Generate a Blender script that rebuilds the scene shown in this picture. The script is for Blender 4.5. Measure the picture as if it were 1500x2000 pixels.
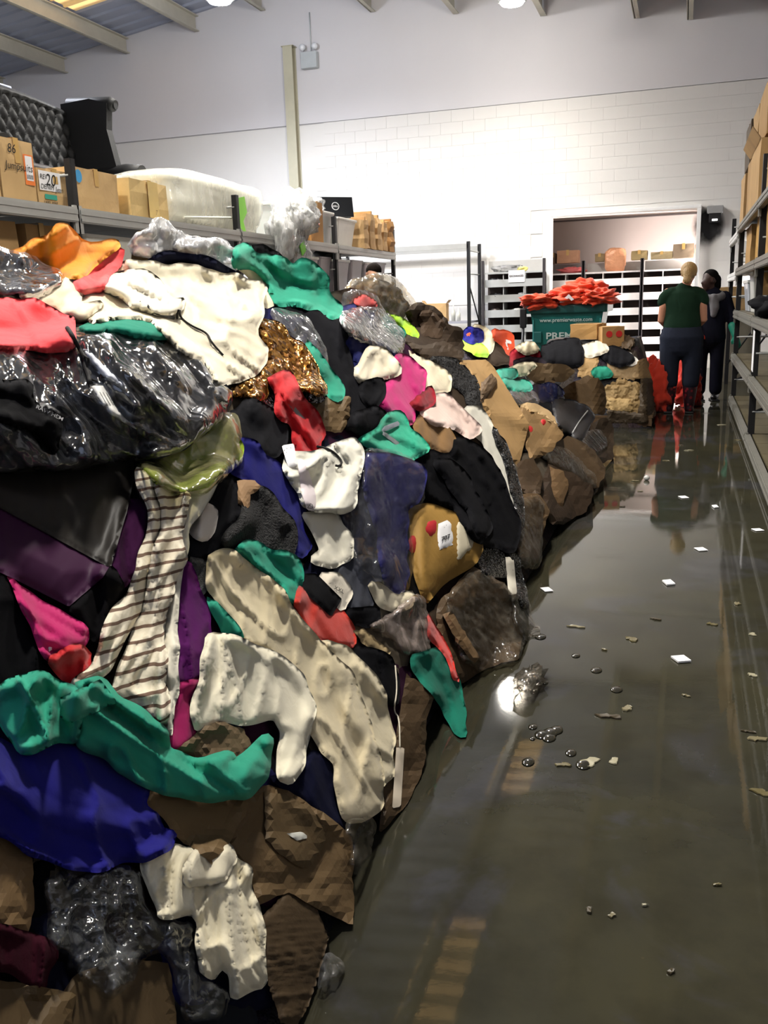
import bpy, bmesh, math, random
import numpy as np
from mathutils import Vector, Matrix, Quaternion
from mathutils.geometry import delaunay_2d_cdt
R = math.radians
SC = bpy.context.scene
COL = SC.collection
for o in list(bpy.data.objects): bpy.data.objects.remove(o)

# ------------------------------------------------------------------ camera
F, PITCH, ROLL, YAW, H = 1765.93, .225734, -.0328404, .322534, 1.36
fw = np.array([-math.sin(YAW)*math.cos(PITCH), math.cos(YAW)*math.cos(PITCH), -math.sin(PITCH)])
rt = np.array([math.cos(YAW), math.sin(YAW), 0.]); up = np.cross(rt, fw)
CR = math.cos(ROLL)*rt + math.sin(ROLL)*up
CU = -math.sin(ROLL)*rt + math.cos(ROLL)*up
CP = np.array([0, 0, H])
cam = bpy.data.cameras.new('camera'); camo = bpy.data.objects.new('camera', cam); COL.objects.link(camo)
cam.sensor_fit = 'VERTICAL'; cam.sensor_height = 24.0; cam.lens = F/2000*24.0
cam.clip_start = .05; cam.clip_end = 200
camo.matrix_world = Matrix(((CR[0], CU[0], -fw[0], 0), (CR[1], CU[1], -fw[1], 0), (CR[2], CU[2], -fw[2], H), (0, 0, 0, 1)))
SC.camera = camo
def ray(x, y):
    d = fw*F + CR*(x-750) - CU*(y-1000); return d/np.linalg.norm(d)
def onX(x, y, X): d = ray(x, y); return CP + d*X/d[0]
def onY(x, y, Y): d = ray(x, y); return CP + d*Y/d[1]
def onZ(x, y, z=0.): d = ray(x, y); return CP + d*(z-H)/d[2]

# ------------------------------------------------------------------ world, exposure
w = bpy.data.worlds.new('world'); SC.world = w; w.use_nodes = True
w.node_tree.nodes['Background'].inputs[0].default_value = (.62, .72, 1, 1)
w.node_tree.nodes['Background'].inputs[1].default_value = .5
SC.view_settings.view_transform = 'Standard'; SC.view_settings.look = 'None'
SC.view_settings.gamma = 1; SC.view_settings.use_curve_mapping = False
SC.view_settings.exposure = 1.2

# ------------------------------------------------------------------ node helpers
MATS = {}
def newmat(name):
    m = bpy.data.materials.new(name); m.use_nodes = True
    nt = m.node_tree; return m, nt, nt.nodes['Principled BSDF']
def nd(nt, t, **kw):
    n = nt.nodes.new(t)
    for k, v in kw.items():
        if k.startswith('i_'): n.inputs[k[2:].replace('_', ' ')].default_value = v
        else: setattr(n, k, v)
    return n
def s2l(c):
    return tuple(((v/255)/12.92 if v/255 <= .04045 else ((v/255+.055)/1.055)**2.4) for v in c[:3])
def ramp(nt, fac, stops):
    r = nd(nt, 'ShaderNodeValToRGB'); e = r.color_ramp.elements
    while len(e) < len(stops): e.new(.5)
    for k, (p, c) in enumerate(stops):
        e[k].position = p; e[k].color = (c, c, c, 1) if isinstance(c, (int, float)) else (*c, 1)
    nt.links.new(fac, r.inputs[0]); return r.outputs[0]
def noise(nt, co, scale, detail=3, rough=.5, dist=0):
    n = nd(nt, 'ShaderNodeTexNoise', i_Scale=scale, i_Detail=detail, i_Roughness=rough, i_Distortion=dist)
    nt.links.new(co, n.inputs['Vector']); return n.outputs[0]
def mixc(nt, fac, a, b, mode='MIX'):
    m = nd(nt, 'ShaderNodeMix', data_type='RGBA', blend_type=mode)
    for s, v in ((0, fac), (6, a), (7, b)):
        if isinstance(v, bpy.types.NodeSocket): nt.links.new(v, m.inputs[s])
        else: m.inputs[s].default_value = v if s == 0 else (*v[:3], 1)
    return m.outputs[2]
def bump(nt, h, strength, dist, prev=None):
    b = nd(nt, 'ShaderNodeBump', i_Strength=strength, i_Distance=dist); nt.links.new(h, b.inputs['Height'])
    if prev: nt.links.new(prev, b.inputs['Normal'])
    return b.outputs[0]
def coord(nt, which='Object'):
    return nd(nt, 'ShaderNodeTexCoord').outputs[which]

def cloth(col, dirt=0., rough=.88, wr=.5, key=None, weave=900):
    """woven fabric: weave relief, creases, mud smudges"""
    k = ('cloth', col, dirt, rough, wr)
    if k in MATS: return MATS[k]
    m, nt, p = newmat('fabric'); co = coord(nt)
    c = s2l(col)
    base = mixc(nt, noise(nt, co, 5, 3), tuple(v*.86 for v in c), tuple(min(1, v*1.08) for v in c))
    if dirt:
        d1 = ramp(nt, noise(nt, co, 3.2, 6, .62, .4), [(.62-.12*dirt, 0), (.8-.1*dirt, dirt*.75)])
        base = mixc(nt, d1, base, (.13, .085, .045))
        d2 = ramp(nt, noise(nt, co, 17, 4, .6, .8), [(.66, 0), (.72, dirt*.8)])
        base = mixc(nt, d2, base, (.05, .035, .02))
    nt.links.new(base, p.inputs['Base Color'])
    p.inputs['Roughness'].default_value = rough
    p.inputs['Sheen Weight'].default_value = .25*max(c); p.inputs['Sheen Roughness'].default_value = .6
    p.inputs['Specular IOR Level'].default_value = .05+.25*max(c)
    mp = nd(nt, 'ShaderNodeMapping'); nt.links.new(co, mp.inputs[0]); mp.inputs['Rotation'].default_value = (R(25), R(30), R(15)); mp.inputs['Scale'].default_value = (1, 1, .45)
    rn = nd(nt, 'ShaderNodeTexNoise', noise_type='RIDGED_MULTIFRACTAL', i_Scale=9, i_Detail=2, i_Roughness=.5, i_Distortion=.5); nt.links.new(mp.outputs[0], rn.inputs['Vector'])
    n = bump(nt, rn.outputs[0], wr*.55, .02)
    n = bump(nt, noise(nt, co, 30, 3, .5, .8), wr*.5, .006, n)
    n = bump(nt, noise(nt, co, weave, 1), .25, .0012, n)
    nt.links.new(n, p.inputs['Normal'])
    MATS[k] = m; return m
def plain(col, rough=.6, metal=0., spec=.5, bumps=None, var=.12, vscale=6):
    k = ('plain', col, rough, metal, spec, bumps, var, vscale)
    if k in MATS: return MATS[k]
    m, nt, p = newmat('surface'); co = coord(nt); c = s2l(col)
    base = mixc(nt, noise(nt, co, vscale, 5, .6), tuple(v*(1-var) for v in c), tuple(min(1, v*(1+var)) for v in c))
    nt.links.new(base, p.inputs['Base Color'])
    p.inputs['Roughness'].default_value = rough; p.inputs['Metallic'].default_value = metal
    p.inputs['Specular IOR Level'].default_value = spec
    if bumps:
        nt.links.new(bump(nt, noise(nt, co, bumps[0], 4), bumps[1], bumps[2]), p.inputs['Normal'])
    MATS[k] = m; return m
def cardboard(col=(176, 138, 88), wet=0.):
    k = ('card', col, wet)
    if k in MATS: return MATS[k]
    m, nt, p = newmat('cardboard'); co = coord(nt); c = s2l(col)
    base = mixc(nt, noise(nt, co, 4, 6, .6), tuple(v*.78 for v in c), tuple(min(1, v*1.1) for v in c))
    base = mixc(nt, ramp(nt, noise(nt, co, 2.3, 5, .6, .5), [(.52, 0), (.64, .25+.5*wet)]), base, tuple(v*.42 for v in c))
    nt.links.new(base, p.inputs['Base Color'])
    p.inputs['Roughness'].default_value = .8-.25*wet; p.inputs['Specular IOR Level'].default_value = .3
    n = bump(nt, noise(nt, co, 14, 4, .6, .6), .35+.4*wet, .006)
    nt.links.new(n, p.inputs['Normal']); MATS[k] = m; return m
def film(tint=(235, 235, 235), haze=.06, gloss=.5, scale=22, bumpd=.02):
    """clear polythene: see-through film with crinkled glossy skin"""
    k = ('film', tint, haze, gloss, scale)
    if k in MATS: return MATS[k]
    m = bpy.data.materials.new('clear_polythene'); m.use_nodes = True; nt = m.node_tree; nt.nodes.clear()
    co = coord(nt); c = s2l(tint)
    out = nd(nt, 'ShaderNodeOutputMaterial')
    tr = nd(nt, 'ShaderNodeBsdfTransparent'); tr.inputs[0].default_value = (*[min(1, v*.4+.56) for v in c], 1)
    gl = nd(nt, 'ShaderNodeBsdfGlossy', i_Roughness=.12); df = nd(nt, 'ShaderNodeBsdfDiffuse'); df.inputs[0].default_value = (*c, 1)
    mp = nd(nt, 'ShaderNodeMapping'); nt.links.new(co, mp.inputs[0]); mp.inputs['Rotation'].default_value = (R(35), R(-30), R(20)); mp.inputs['Scale'].default_value = (1, .9, .28)
    a = noise(nt, mp.outputs[0], scale*.8, 2, .5, .8); b = noise(nt, co, scale*.3, 2, .5, .6)
    n = bump(nt, a, .42, bumpd); n = bump(nt, b, .5, bumpd*2.5, n)
    nt.links.new(n, gl.inputs['Normal'])
    fr = nd(nt, 'ShaderNodeFresnel', i_IOR=1.6); nt.links.new(n, fr.inputs['Normal'])
    mu = nd(nt, 'ShaderNodeMath', operation='MULTIPLY_ADD', use_clamp=True); nt.links.new(fr.outputs[0], mu.inputs[0]); mu.inputs[1].default_value = gloss*1.6; mu.inputs[2].default_value = .02
    hz = ramp(nt, a, [(.45, haze*.5), (.75, haze*2)])
    m1 = nd(nt, 'ShaderNodeMixShader'); nt.links.new(hz, m1.inputs[0]); nt.links.new(tr.outputs[0], m1.inputs[1]); nt.links.new(df.outputs[0], m1.inputs[2])
    m2 = nd(nt, 'ShaderNodeMixShader'); nt.links.new(mu.outputs[0], m2.inputs[0]); nt.links.new(m1.outputs[0], m2.inputs[1]); nt.links.new(gl.outputs[0], m2.inputs[2])
    nt.links.new(m2.outputs[0], out.inputs[0]); MATS[k] = m; return m
def emit(col, strength):
    k = ('emit', col, strength)
    if k in MATS: return MATS[k]
    m, nt, p = newmat('lit'); p.inputs['Base Color'].default_value = (*s2l(col), 1)
    p.inputs['Emission Color'].default_value = (*s2l(col), 1); p.inputs['Emission Strength'].default_value = strength
    MATS[k] = m; return m
def sequin(cols, scale=110, rough=.22):
    k = ('seq', cols, scale)
    if k in MATS: return MATS[k]
    m, nt, p = newmat('sequins'); co = coord(nt)
    v = nd(nt, 'ShaderNodeTexVoronoi', i_Scale=scale); nt.links.new(co, v.inputs['Vector'])
    sp = nd(nt, 'ShaderNodeSeparateColor'); nt.links.new(v.outputs['Color'], sp.inputs[0])
    base = ramp(nt, sp.outputs[0], [(i/(len(cols)-1), s2l(c)) for i, c in enumerate(cols)])
    nt.links.new(base, p.inputs['Base Color']); p.inputs['Metallic'].default_value = .75; p.inputs['Roughness'].default_value = rough
    # every sequin tilts its own way
    ge = nd(nt, 'ShaderNodeNewGeometry'); vm = nd(nt, 'ShaderNodeVectorMath', operation='SUBTRACT'); nt.links.new(v.outputs['Color'], vm.inputs[0]); vm.inputs[1].default_value = (.5, .5, .5)
    vs = nd(nt, 'ShaderNodeVectorMath', operation='SCALE'); nt.links.new(vm.outputs[0], vs.inputs[0]); vs.inputs['Scale'].default_value = 1.1
    va = nd(nt, 'ShaderNodeVectorMath', operation='ADD'); nt.links.new(vs.outputs[0], va.inputs[0]); nt.links.new(ge.outputs['Normal'], va.inputs[1])
    vn = nd(nt, 'ShaderNodeVectorMath', operation='NORMALIZE'); nt.links.new(va.outputs[0], vn.inputs[0])
    nt.links.new(vn.outputs[0], p.inputs['Normal']); MATS[k] = m; return m

# ------------------------------------------------------------------ object helpers
def tag(o, label=None, cat=None, group=None, kind=None):
    if label: o['label'] = label
    if cat: o['category'] = cat
    if group: o['group'] = group
    if kind: o['kind'] = kind
    return o
def thing(name, loc, label=None, cat=None, group=None, kind=None):
    o = bpy.data.objects.new(name, None); o.location = loc; o.empty_display_size = .1; COL.objects.link(o)
    return tag(o, label, cat, group, kind)
def link(name, me, mat, parent=None, loc=None):
    o = bpy.data.objects.new(name, me); COL.objects.link(o)
    if mat is not None:
        if me.materials: pass
        else: me.materials.append(mat)
    if loc is not None: o.location = loc
    if parent is not None:
        o.parent = parent
        o.matrix_parent_inverse = Matrix.Translation(-world_loc(parent))
    return o
def world_loc(o):
    l = Vector(o.location)
    if o.parent: l = o.matrix_parent_inverse.to_translation() + l + world_loc(o.parent)
    return l
class MB:
    """collects shapes in world coordinates; build() links them as one mesh object"""
    def __init__(s): s.v = []; s.f = []; s.sm = []
    def add(s, vs, fs, smooth=False):
        b = len(s.v); s.v += [tuple(v) for v in vs]; s.f += [tuple(i+b for i in f) for f in fs]; s.sm += [smooth]*len(fs); return s
    def box(s, c, d, rot=None, bev=0., taper=None):
        hx, hy, hz = d[0]/2, d[1]/2, d[2]/2; c = Vector(c)
        if bev:
            bm = bmesh.new(); bmesh.ops.create_cube(bm, size=1); bmesh.ops.scale(bm, vec=d, verts=bm.verts)
            if taper:
                for v in bm.verts:
                    if v.co.z < 0: v.co.x *= taper; v.co.y *= taper
            bmesh.ops.bevel(bm, geom=bm.edges[:], offset=bev, segments=2, profile=.6, affect='EDGES')
            bm.verts.index_update(); vs = [v.co.copy() for v in bm.verts]; fs = [[v.index for v in f.verts] for f in bm.faces]; bm.free()
        else:
            vs = [Vector((x*hx, y*hy, z*hz)) for z in (-1, 1) for x, y in ((-1, -1), (1, -1), (1, 1), (-1, 1))]
            if taper:
                for v in vs[:4]: v.x *= taper; v.y *= taper
            fs = [(3, 2, 1, 0), (4, 5, 6, 7), (0, 1, 5, 4), (1, 2, 6, 5), (2, 3, 7, 6), (3, 0, 4, 7)]
        if rot: vs = [rot @ v for v in vs]
        return s.add([v+c for v in vs], fs, False)
    def tube(s, pts, r, n=8, cap=True, smooth=True):
        pts = [Vector(p) for p in pts]; rs = r if isinstance(r, (list, tuple)) else [r]*len(pts)
        vs, fs = [], []; prev = None
        for i, p in enumerate(pts):
            t = (pts[min(i+1, len(pts)-1)]-pts[max(i-1, 0)])
            t = t.normalized() if t.length > 1e-9 else Vector((0, 0, 1))
            a = (prev if prev is not None else (Vector((0, 0, 1)) if abs(t.z) < .9 else Vector((1, 0, 0))))
            a = (a - t*a.dot(t)); a = a.normalized() if a.length > 1e-6 else t.orthogonal().normalized()
            b = t.cross(a); prev = a
            for k in range(n):
                an = 2*math.pi*k/n; vs.append(p+(a*math.cos(an)+b*math.sin(an))*rs[i])
        for i in range(len(pts)-1):
            for k in range(n): fs.append((i*n+k, i*n+(k+1) % n, (i+1)*n+(k+1) % n, (i+1)*n+k))
        s.add(vs, fs, smooth)
        if cap:
            b = len(s.v)-len(vs); s.f += [tuple(b+k for k in range(n))[::-1], tuple(b+(len(pts)-1)*n+k for k in range(n))]; s.sm += [False]*2
        return s
    def rings(s, rings, n=20, smooth=True, cap=True):
        """rings: list of (centre, axis_a vector, axis_b vector) ellipses"""
        vs, fs = [], []
        for c, a, b in rings:
            c, a, b = Vector(c), Vector(a), Vector(b)
            for k in range(n):
                an = 2*math.pi*k/n; vs.append(c+a*math.cos(an)+b*math.sin(an))
        for i in range(len(rings)-1):
            for k in range(n): fs.append((i*n+k, i*n+(k+1) % n, (i+1)*n+(k+1) % n, (i+1)*n+k))
        if cap: fs += [tuple(range(n))[::-1], tuple((len(rings)-1)*n+k for k in range(n))]
        return s.add(vs, fs, smooth)
    def ball(s, c, r, n=12, m=8):
        if not isinstance(r, (tuple, list)): r = (r, r, r)
        rg = []
        for i in range(m+1):
            ph = math.pi*i/m-math.pi/2; q = max(math.cos(ph), .001)
            rg.append(((c[0], c[1], c[2]+r[2]*math.sin(ph)), (r[0]*q, 0, 0), (0, r[1]*q, 0)))
        return s.rings(rg, n)
    def quad(s, a, b, c, d): return s.add([a, b, c, d], [(0, 1, 2, 3)])
    def build(s, name, mat, parent=None, smooth=None, origin=None):
        me = bpy.data.meshes.new(name)
        vs = [Vector(v) for v in s.v]
        o0 = Vector(origin) if origin is not None else (Vector(world_loc(parent)) if parent else sum(vs, Vector())/max(1, len(vs)))
        if origin is None and not parent: o0.z = min(v.z for v in vs)
        me.from_pydata([v-o0 for v in vs], [], s.f)
        me.polygons.foreach_set('use_smooth', s.sm if smooth is None else [smooth]*len(s.f)); me.update()
        return link(name, me, mat, parent, o0)
def text_verts(body, bold=0., shear=0.):
    cu = bpy.data.curves.new('t', 'FONT'); cu.body = body; cu.size = 1; cu.resolution_u = 3; cu.offset = bold; cu.shear = shear
    ob = bpy.data.objects.new('t', cu); COL.objects.link(ob)
    me = bpy.data.meshes.new_from_object(ob.evaluated_get(bpy.context.evaluated_depsgraph_get()))
    vs = np.array([v.co[:2] for v in me.vertices]); fs = [tuple(p.vertices) for p in me.polygons]
    bpy.data.objects.remove(ob); bpy.data.curves.remove(cu); bpy.data.meshes.remove(me); return vs, fs
def text3d(name, body, origin, ux, uy, mat, parent, bold=0., shear=0., width=None):
    """flat lettering; origin = bottom-left corner, ux/uy = vectors of one em"""
    vs, fs = text_verts(body, bold, shear); mn = vs.min(0); mx = vs.max(0)
    k = 1.
    if width: k = width/((mx[0]-mn[0])*Vector(ux).length)
    o = Vector(origin); ux = Vector(ux)*k; uy = Vector(uy)
    return MB().add([o+ux*(x-mn[0])+uy*y for x, y in vs], fs).build(name, mat, parent)
WHITE = plain((225, 225, 222), .7); BLACKM = plain((26, 26, 28), .45, 0, .4); INK = plain((22, 20, 20), .8)
GREYST = plain((168, 168, 164), .42, .25, .5, (60, .15, .002)); PAPER = plain((236, 235, 236), .75, var=.04)
# ------------------------------------------------------------------ lamps (high bays hanging from the roof, two of them added for brightness)
def highbay(loc, power, col, label, visible_drop=.9, cone=150, upl=0):
    x, y, z = loc
    t = thing('high_bay_lamp', (x, y, z), label, 'lamp', 'high bay lamps under the roof')
    b = MB(); b.rings([((x, y, z+.02), (.24, 0, 0), (0, .24, 0)), ((x, y, z+.16), (.17, 0, 0), (0, .17, 0)), ((x, y, z+.3), (.08, 0, 0), (0, .08, 0)), ((x, y, z+.42), (.08, 0, 0), (0, .08, 0))], 24)
    b.build('reflector', plain((190, 190, 188), .4, .6), t)
    MB().tube([(x, y, z+.42), (x, y, z+visible_drop)], .012, 6).build('suspension_rod', BLACKM, t)
    MB().rings([((x, y, z+.01), (.2, 0, 0), (0, .2, 0)), ((x, y, z-.03), (.17, 0, 0), (0, .17, 0)), ((x, y, z-.05), (.08, 0, 0), (0, .08, 0))], 24).build('lens', emit((255, 250, 240), 50), t)
    l = bpy.data.lights.new('high_bay_light', 'SPOT'); l.energy = power; l.color = col; l.spot_size = R(cone); l.spot_blend = 1; l.shadow_soft_size = .2
    if upl:
        l2 = bpy.data.lights.new('high_bay_spill', 'POINT'); l2.energy = upl; l2.color = col; l2.shadow_soft_size = .25; l2o = bpy.data.objects.new('high_bay_spill', l2); l2o.location = (x, y, z-.12); COL.objects.link(l2o); l2o.parent = t; l2o.matrix_parent_inverse = Matrix.Translation((-x, -y, -z))
    lo = bpy.data.objects.new('high_bay_light', l); lo.location = (x, y, z-.08); COL.objects.link(lo); lo.parent = t; lo.matrix_parent_inverse = Matrix.Translation((-x, -y, -z))
WARM = (1, .95, .87); COOL = (.84, .88, 1)
highbay((-2.86, 15.9, 6.02), 400, WARM, 'glowing round high bay lamp in front of the roller door wall', .6, 150, 40)
highbay((-7.2, 14.2, 6.12), 1450, COOL, 'glowing round high bay lamp between purlins near the ridge', .9, 170, 110)
highbay((-5.0, 13.2, 6.3), 800, WARM, 'added lamp out of view above the empty rack frame', .45, 170, 110)  # added lamp, kept out of view, that brightens the gable wall
highbay((-4.3, 9.4, 5.8), 700, WARM, 'high bay lamp above the man beside the rack', .8)
highbay((-1.0, 2.5, 5.5), 330, WARM, 'high bay lamp above the tip of the clothes heap', .65)
highbay((-4.4, 3.6, 5.8), 620, WARM, 'high bay lamp above the near racking', .8)
highbay((-1.2, 5.6, 5.6), 340, WARM, 'added lamp out of view above the middle of the heap', .6)  # added lamp, kept out of view, for the box fronts and mid heap
highbay((-9.2, 9.0, 6.1), 1800, COOL, 'high bay lamp above the sofa and racking', .9, 150, 60)

# ------------------------------------------------------------------ floor
def floor_mat():
    m, nt, p = newmat('wet_concrete'); co = coord(nt)
    n1 = noise(nt, co, .9, 6, .6, .3); n2 = noise(nt, co, 5, 6, .65); n3 = noise(nt, co, 1.7, 5, .6, .6)
    base = mixc(nt, ramp(nt, n1, [(.35, 0), (.68, 1)]), (.029, .029, .022), (.044, .04, .022))
    base = mixc(nt, ramp(nt, n3, [(.55, 0), (.62, .55)]), base, (.05, .05, .057))
    base = mixc(nt, ramp(nt, n2, [(.42, .0), (.75, .5)]), base, (.013, .011, .007))
    sc = ramp(nt, noise(nt, co, 9, 5, .7, .5), [(.69, 0), (.71, .65)])
    base = mixc(nt, sc, base, (.06, .05, .028))
    nt.links.new(base, p.inputs['Base Color'])
    rg = ramp(nt, noise(nt, co, 1.4, 6, .62, .2), [(.4, .018), (.62, .07), (.72, .22)])
    nt.links.new(rg, p.inputs['Roughness'])
    p.inputs['IOR'].default_value = 1.45; p.inputs['Specular IOR Level'].default_value = .5
    n = bump(nt, noise(nt, co, 2.2, 2), .12, .004); n = bump(nt, noise(nt, co, 40, 3, .6), .05, .001, n)
    nt.links.new(n, p.inputs['Normal']); return m
tag(MB().quad((-16, -6, 0), (2.6, -6, 0), (2.6, 18.45, 0), (-16, 18.45, 0)).build('floor', floor_mat(), origin=(0, 0, 0)), kind='structure', label='flooded concrete floor under a film of dirty water')
# ------------------------------------------------------------------ back wall with door opening
WY = 18.2
DX0, DX1, DZ = -2.52, .12, 2.87
wallm = plain((212, 210, 206), .8, 0, .3, (18, .12, .004), .03, 2)
wallup = plain((206, 204, 206), .8, 0, .3, (9, .08, .004), .03, 1.2)
wb = thing('wall_back', (0, WY, 0), 'white painted blockwork gable wall with a wide doorway', kind='structure')
b = MB(); y = WY+.13
b.box(((-16+DX0)/2, y, 2.48), (16+DX0, .25, 4.96)); b.box(((DX1+2.6)/2, y, 2.48), (2.6-DX1, .25, 4.96)); b.box(((DX0+DX1)/2, y, (DZ+4.96)/2), (DX1-DX0, .25, 4.96-DZ))
b.build('blockwork_backing', wallm, wb)
MB().box((-6.7, WY+.125, 6.4), (18.6, .252, 2.86)).build('upper_lining', wallup, wb)
MB().box((-7.3, WY-.001, 4.957), (15.4, .006, .012)).build('lining_joint', plain((158, 156, 158), .8), wb)
MB().box((.385, WY-.001, 3.9), (.009, .006, 2.1)).build('movement_joint', plain((150, 148, 150), .8), wb)
bw, bh = .44, .2155
bl = MB().box((0, 0, 0), (bw-.005, .006, bh-.004), None).v
blme = None; rb = random.Random(4); cnt = 0
for r in range(6, 23):
    z = r*bh+bh/2
    for c in range(-18, 5):
        x = c*bw + (0 if r % 2 else bw/2) - .05
        if x < -7.3 or x > 1.5: continue
        if x+bw/2 > DX0-.05 and x-bw/2 < DX1+.05 and z-bh/2 < DZ+.06: continue
        if x < -5.6 and r < 9: continue
        if cnt >= 300: continue
        if blme is None:
            blme = bpy.data.meshes.new('block'); q = MB().box((0, 0, 0), (bw-.0024, .008, bh-.002)); blme.from_pydata(q.v, [], q.f); blme.materials.append(wallm)
        o = link('block', blme, None, wb, (x, WY-.0005-rb.random()*.0012, z)); cnt += 1
# door frame
fr = thing('door_1', ((DX0+DX1)/2, WY, 0), 'white steel trim around the wide doorway', kind='structure'); fm = plain((240, 240, 238), .4)
for nm, c, d in (('jamb', (DX0-.03, WY-.02, DZ/2), (.07, .3, DZ)), ('jamb', (DX1+.03, WY-.02, DZ/2), (.07, .3, DZ)), ('lintel_trim', ((DX0+DX1)/2, WY-.02, DZ+.03), (DX1-DX0+.13, .3, .06))):
    MB().box(c, d, None, .008).build(nm, fm, fr)
# back room
grey = plain((168, 156, 150), .8, 0, .3, None, .05, 1.5)
br = thing('wall_backroom', (-1.5, 20.6, 0), 'taupe wall of the room behind the doorway', kind='structure')
MB().box((-1.5, 20.65, 2), (8, .1, 4)).build('wall_face', grey, br)
MB().box((-3.05, 20.5, 2), (.24, .2, 4)).build('pilaster', grey, br)
MB().box((-1.5, 20.585, 2.98), (8, .04, .025)).build('ledge', plain((70, 62, 60), .7), br)
tag(MB().quad((-5.5, 18.45, 0), (2.5, 18.45, 0), (2.5, 20.7, 0), (-5.5, 20.7, 0)).build('floor', plain((120, 118, 112), .2)), kind='structure', label='dry floor of the room behind the doorway')
tag(MB().box((-5.5, 19.5, 2), (.1, 2.3, 4)).build('wall_backroom_left', grey), kind='structure'); tag(MB().box((2.5, 19.5, 2), (.1, 2.3, 4)).build('wall_backroom_right', grey), kind='structure')
tag(MB().box((-1.5, 19.5, 4.03), (8, 2.4, .06)).build('ceiling_backroom', grey), kind='structure')
l = bpy.data.lights.new('backroom_fill_light', 'AREA'); l.shape = 'RECTANGLE'; l.size = .7; l.size_y = 1.7; l.energy = 420; l.color = (1, .93, .9)  # added fill light, unseen, that brightens the shelf fronts
lo = bpy.data.objects.new('backroom_fill_light', l); lo.location = (1.25, 18.5, 1.0); COL.objects.link(lo); lo.rotation_euler = (Vector((-1.4, 18.95, .7))-Vector((1.25, 18.5, 1.0))).to_track_quat('-Z', 'Y').to_euler()
wn = thing('added_panel_1', (1.3, 18.5, .1), 'added glowing panel at the side of the back room', kind='structure'); MB().box((1.34, 18.52, 1.0), (.03, .1, 1.8)).build('added_panel_frame', WHITE, wn); MB().box((1.31, 18.5, 1.0), (.01, .12, 1.7)).build('glow_face', emit((255, 246, 240), 3), wn)  # added glowing panel behind the wall, a made-up source for the fill
tl = thing('added_batten', (-1.0, 18.53, 3.34), 'long added batten hidden above the doorway in the back room', 'lamp')
MB().box((-1.0, 18.53, 3.4), (2.7, .12, .07), None, .01).build('housing', WHITE, tl); MB().tube([(-2.3, 18.53, 3.35), (.3, 18.53, 3.35)], .014, 8).build('tube', emit((255, 248, 240), 2), tl)  # batten added out of sight to light the shelves

# ------------------------------------------------------------------ roof
RX = -8.2
def roofz(x): return 7.3-.14*abs(x-RX)
sheet = plain((150, 156, 172), .55, .1, .4, None, .06, 1)
rf = thing('ceiling', (RX, 8, 7.3), 'pitched roof of ribbed metal sheets on steel purlins', kind='structure')
b = MB(); y = -2.
sky_cols = [(-12.2, -10.0, 13.6, 16.0)]
def in_sky(x0, x1, y0): return any(x0 >= a-.01 and x1 <= b_+.01 and c-.01 <= y0 < d for a, b_, c, d in SKY)
# rooflights: (x0, x1, y0, y1)
SKY = [(-11.4, -9.8, 13.6, 16.4), (-2.9, -2.2, 13.6, 15.6), (-2.9, -2.2, 8.0, 10.4), (-6.4, -5.2, 8.0, 10.4), (-6.4, -5.2, 2.4, 4.8), (-2.9, -1.6, 2.4, 4.8)]
skyb = {i: MB() for i in range(len(SKY))}
xs = [-17, -11.4, -9.8, -8.2, -6.4, -5.2, -2.9, -2.2, -1.6, 2.7]
prof = [(0, 0), (.03, .035), (.07, .035), (.1, 0), (.4, 0)]
while y < 18.3:
    for i in range(len(xs)-1):
        x0, x1 = xs[i], xs[i+1]; tgt = b
        for j, (a, c, d, e) in enumerate(SKY):
            if x0 >= a-.01 and x1 <= c+.01 and d-.01 <= y < e: tgt = skyb[j]
        for k in range(len(prof)-1):
            (ya, za), (yb, zb) = prof[k], prof[k+1]
            tgt.add([(x0, y+ya, roofz(x0)+.2-za), (x1, y+ya, roofz(x1)+.2-za), (x1, y+yb, roofz(x1)+.2-zb), (x0, y+yb, roofz(x0)+.2-zb)], [(0, 1, 2, 3)])
    y += .4
b.build('ribbed_sheeting', sheet, rf)
skm, nt, p = newmat('rooflight'); co = coord(nt)
p.inputs['Base Color'].default_value = (.75, .55, .25, 1); p.inputs['Emission Color'].default_value = (1, .6, .24, 1)
wvs = nd(nt, 'ShaderNodeTexWave', wave_type='BANDS', bands_direction='Y', i_Scale=.785, i_Distortion=.6); nt.links.new(co, wvs.inputs['Vector']); nt.links.new(ramp(nt, wvs.outputs[0], [(.2, .1), (.75, .55)]), p.inputs['Emission Strength'])
for j, q in skyb.items(): q.build('rooflight_panel', skm, rf)
steel = plain((176, 172, 158), .5, .1, .4)
for x in (-14.7, -13.05, -11.47, -9.8, -8.3, -6.0, -4.36, -2.73, -1.08, -.18, 1.2):
    z = roofz(x); b = MB(); b.box((x, 8, z), (.03, 20.3, .3)); b.box((x+.045, 8, z+.14), (.09, 20.3, .02)); b.box((x+.045, 8, z-.14), (.09, 20.3, .02))
    b.build('purlin', steel, rf)
    # cleat at the wall
for x0, x1 in ((-11.47, -9.8), (-9.8, -8.3)):
    MB().tube([(x0, 14.6, roofz(x0)), (x1, 14.6, roofz(x1))], .016, 6).build('tie_rod', BLACKM, rf)
tag(MB().box((-16.05, 6, 2.9), (.1, 24.6, 5.8)).build('wall_left', wallup), kind='structure', label='pale side wall behind the racking')
tag(MB().box((2.65, 6, 2.9), (.1, 24.6, 5.8)).build('wall_right', wallup), kind='structure', label='pale side wall behind the right hand racking')
tag(MB().box((-6.7, -6.05, 3.6), (18.8, .1, 7.4)).build('wall_front', wallup), kind='structure', label='pale wall behind the photographer')
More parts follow.
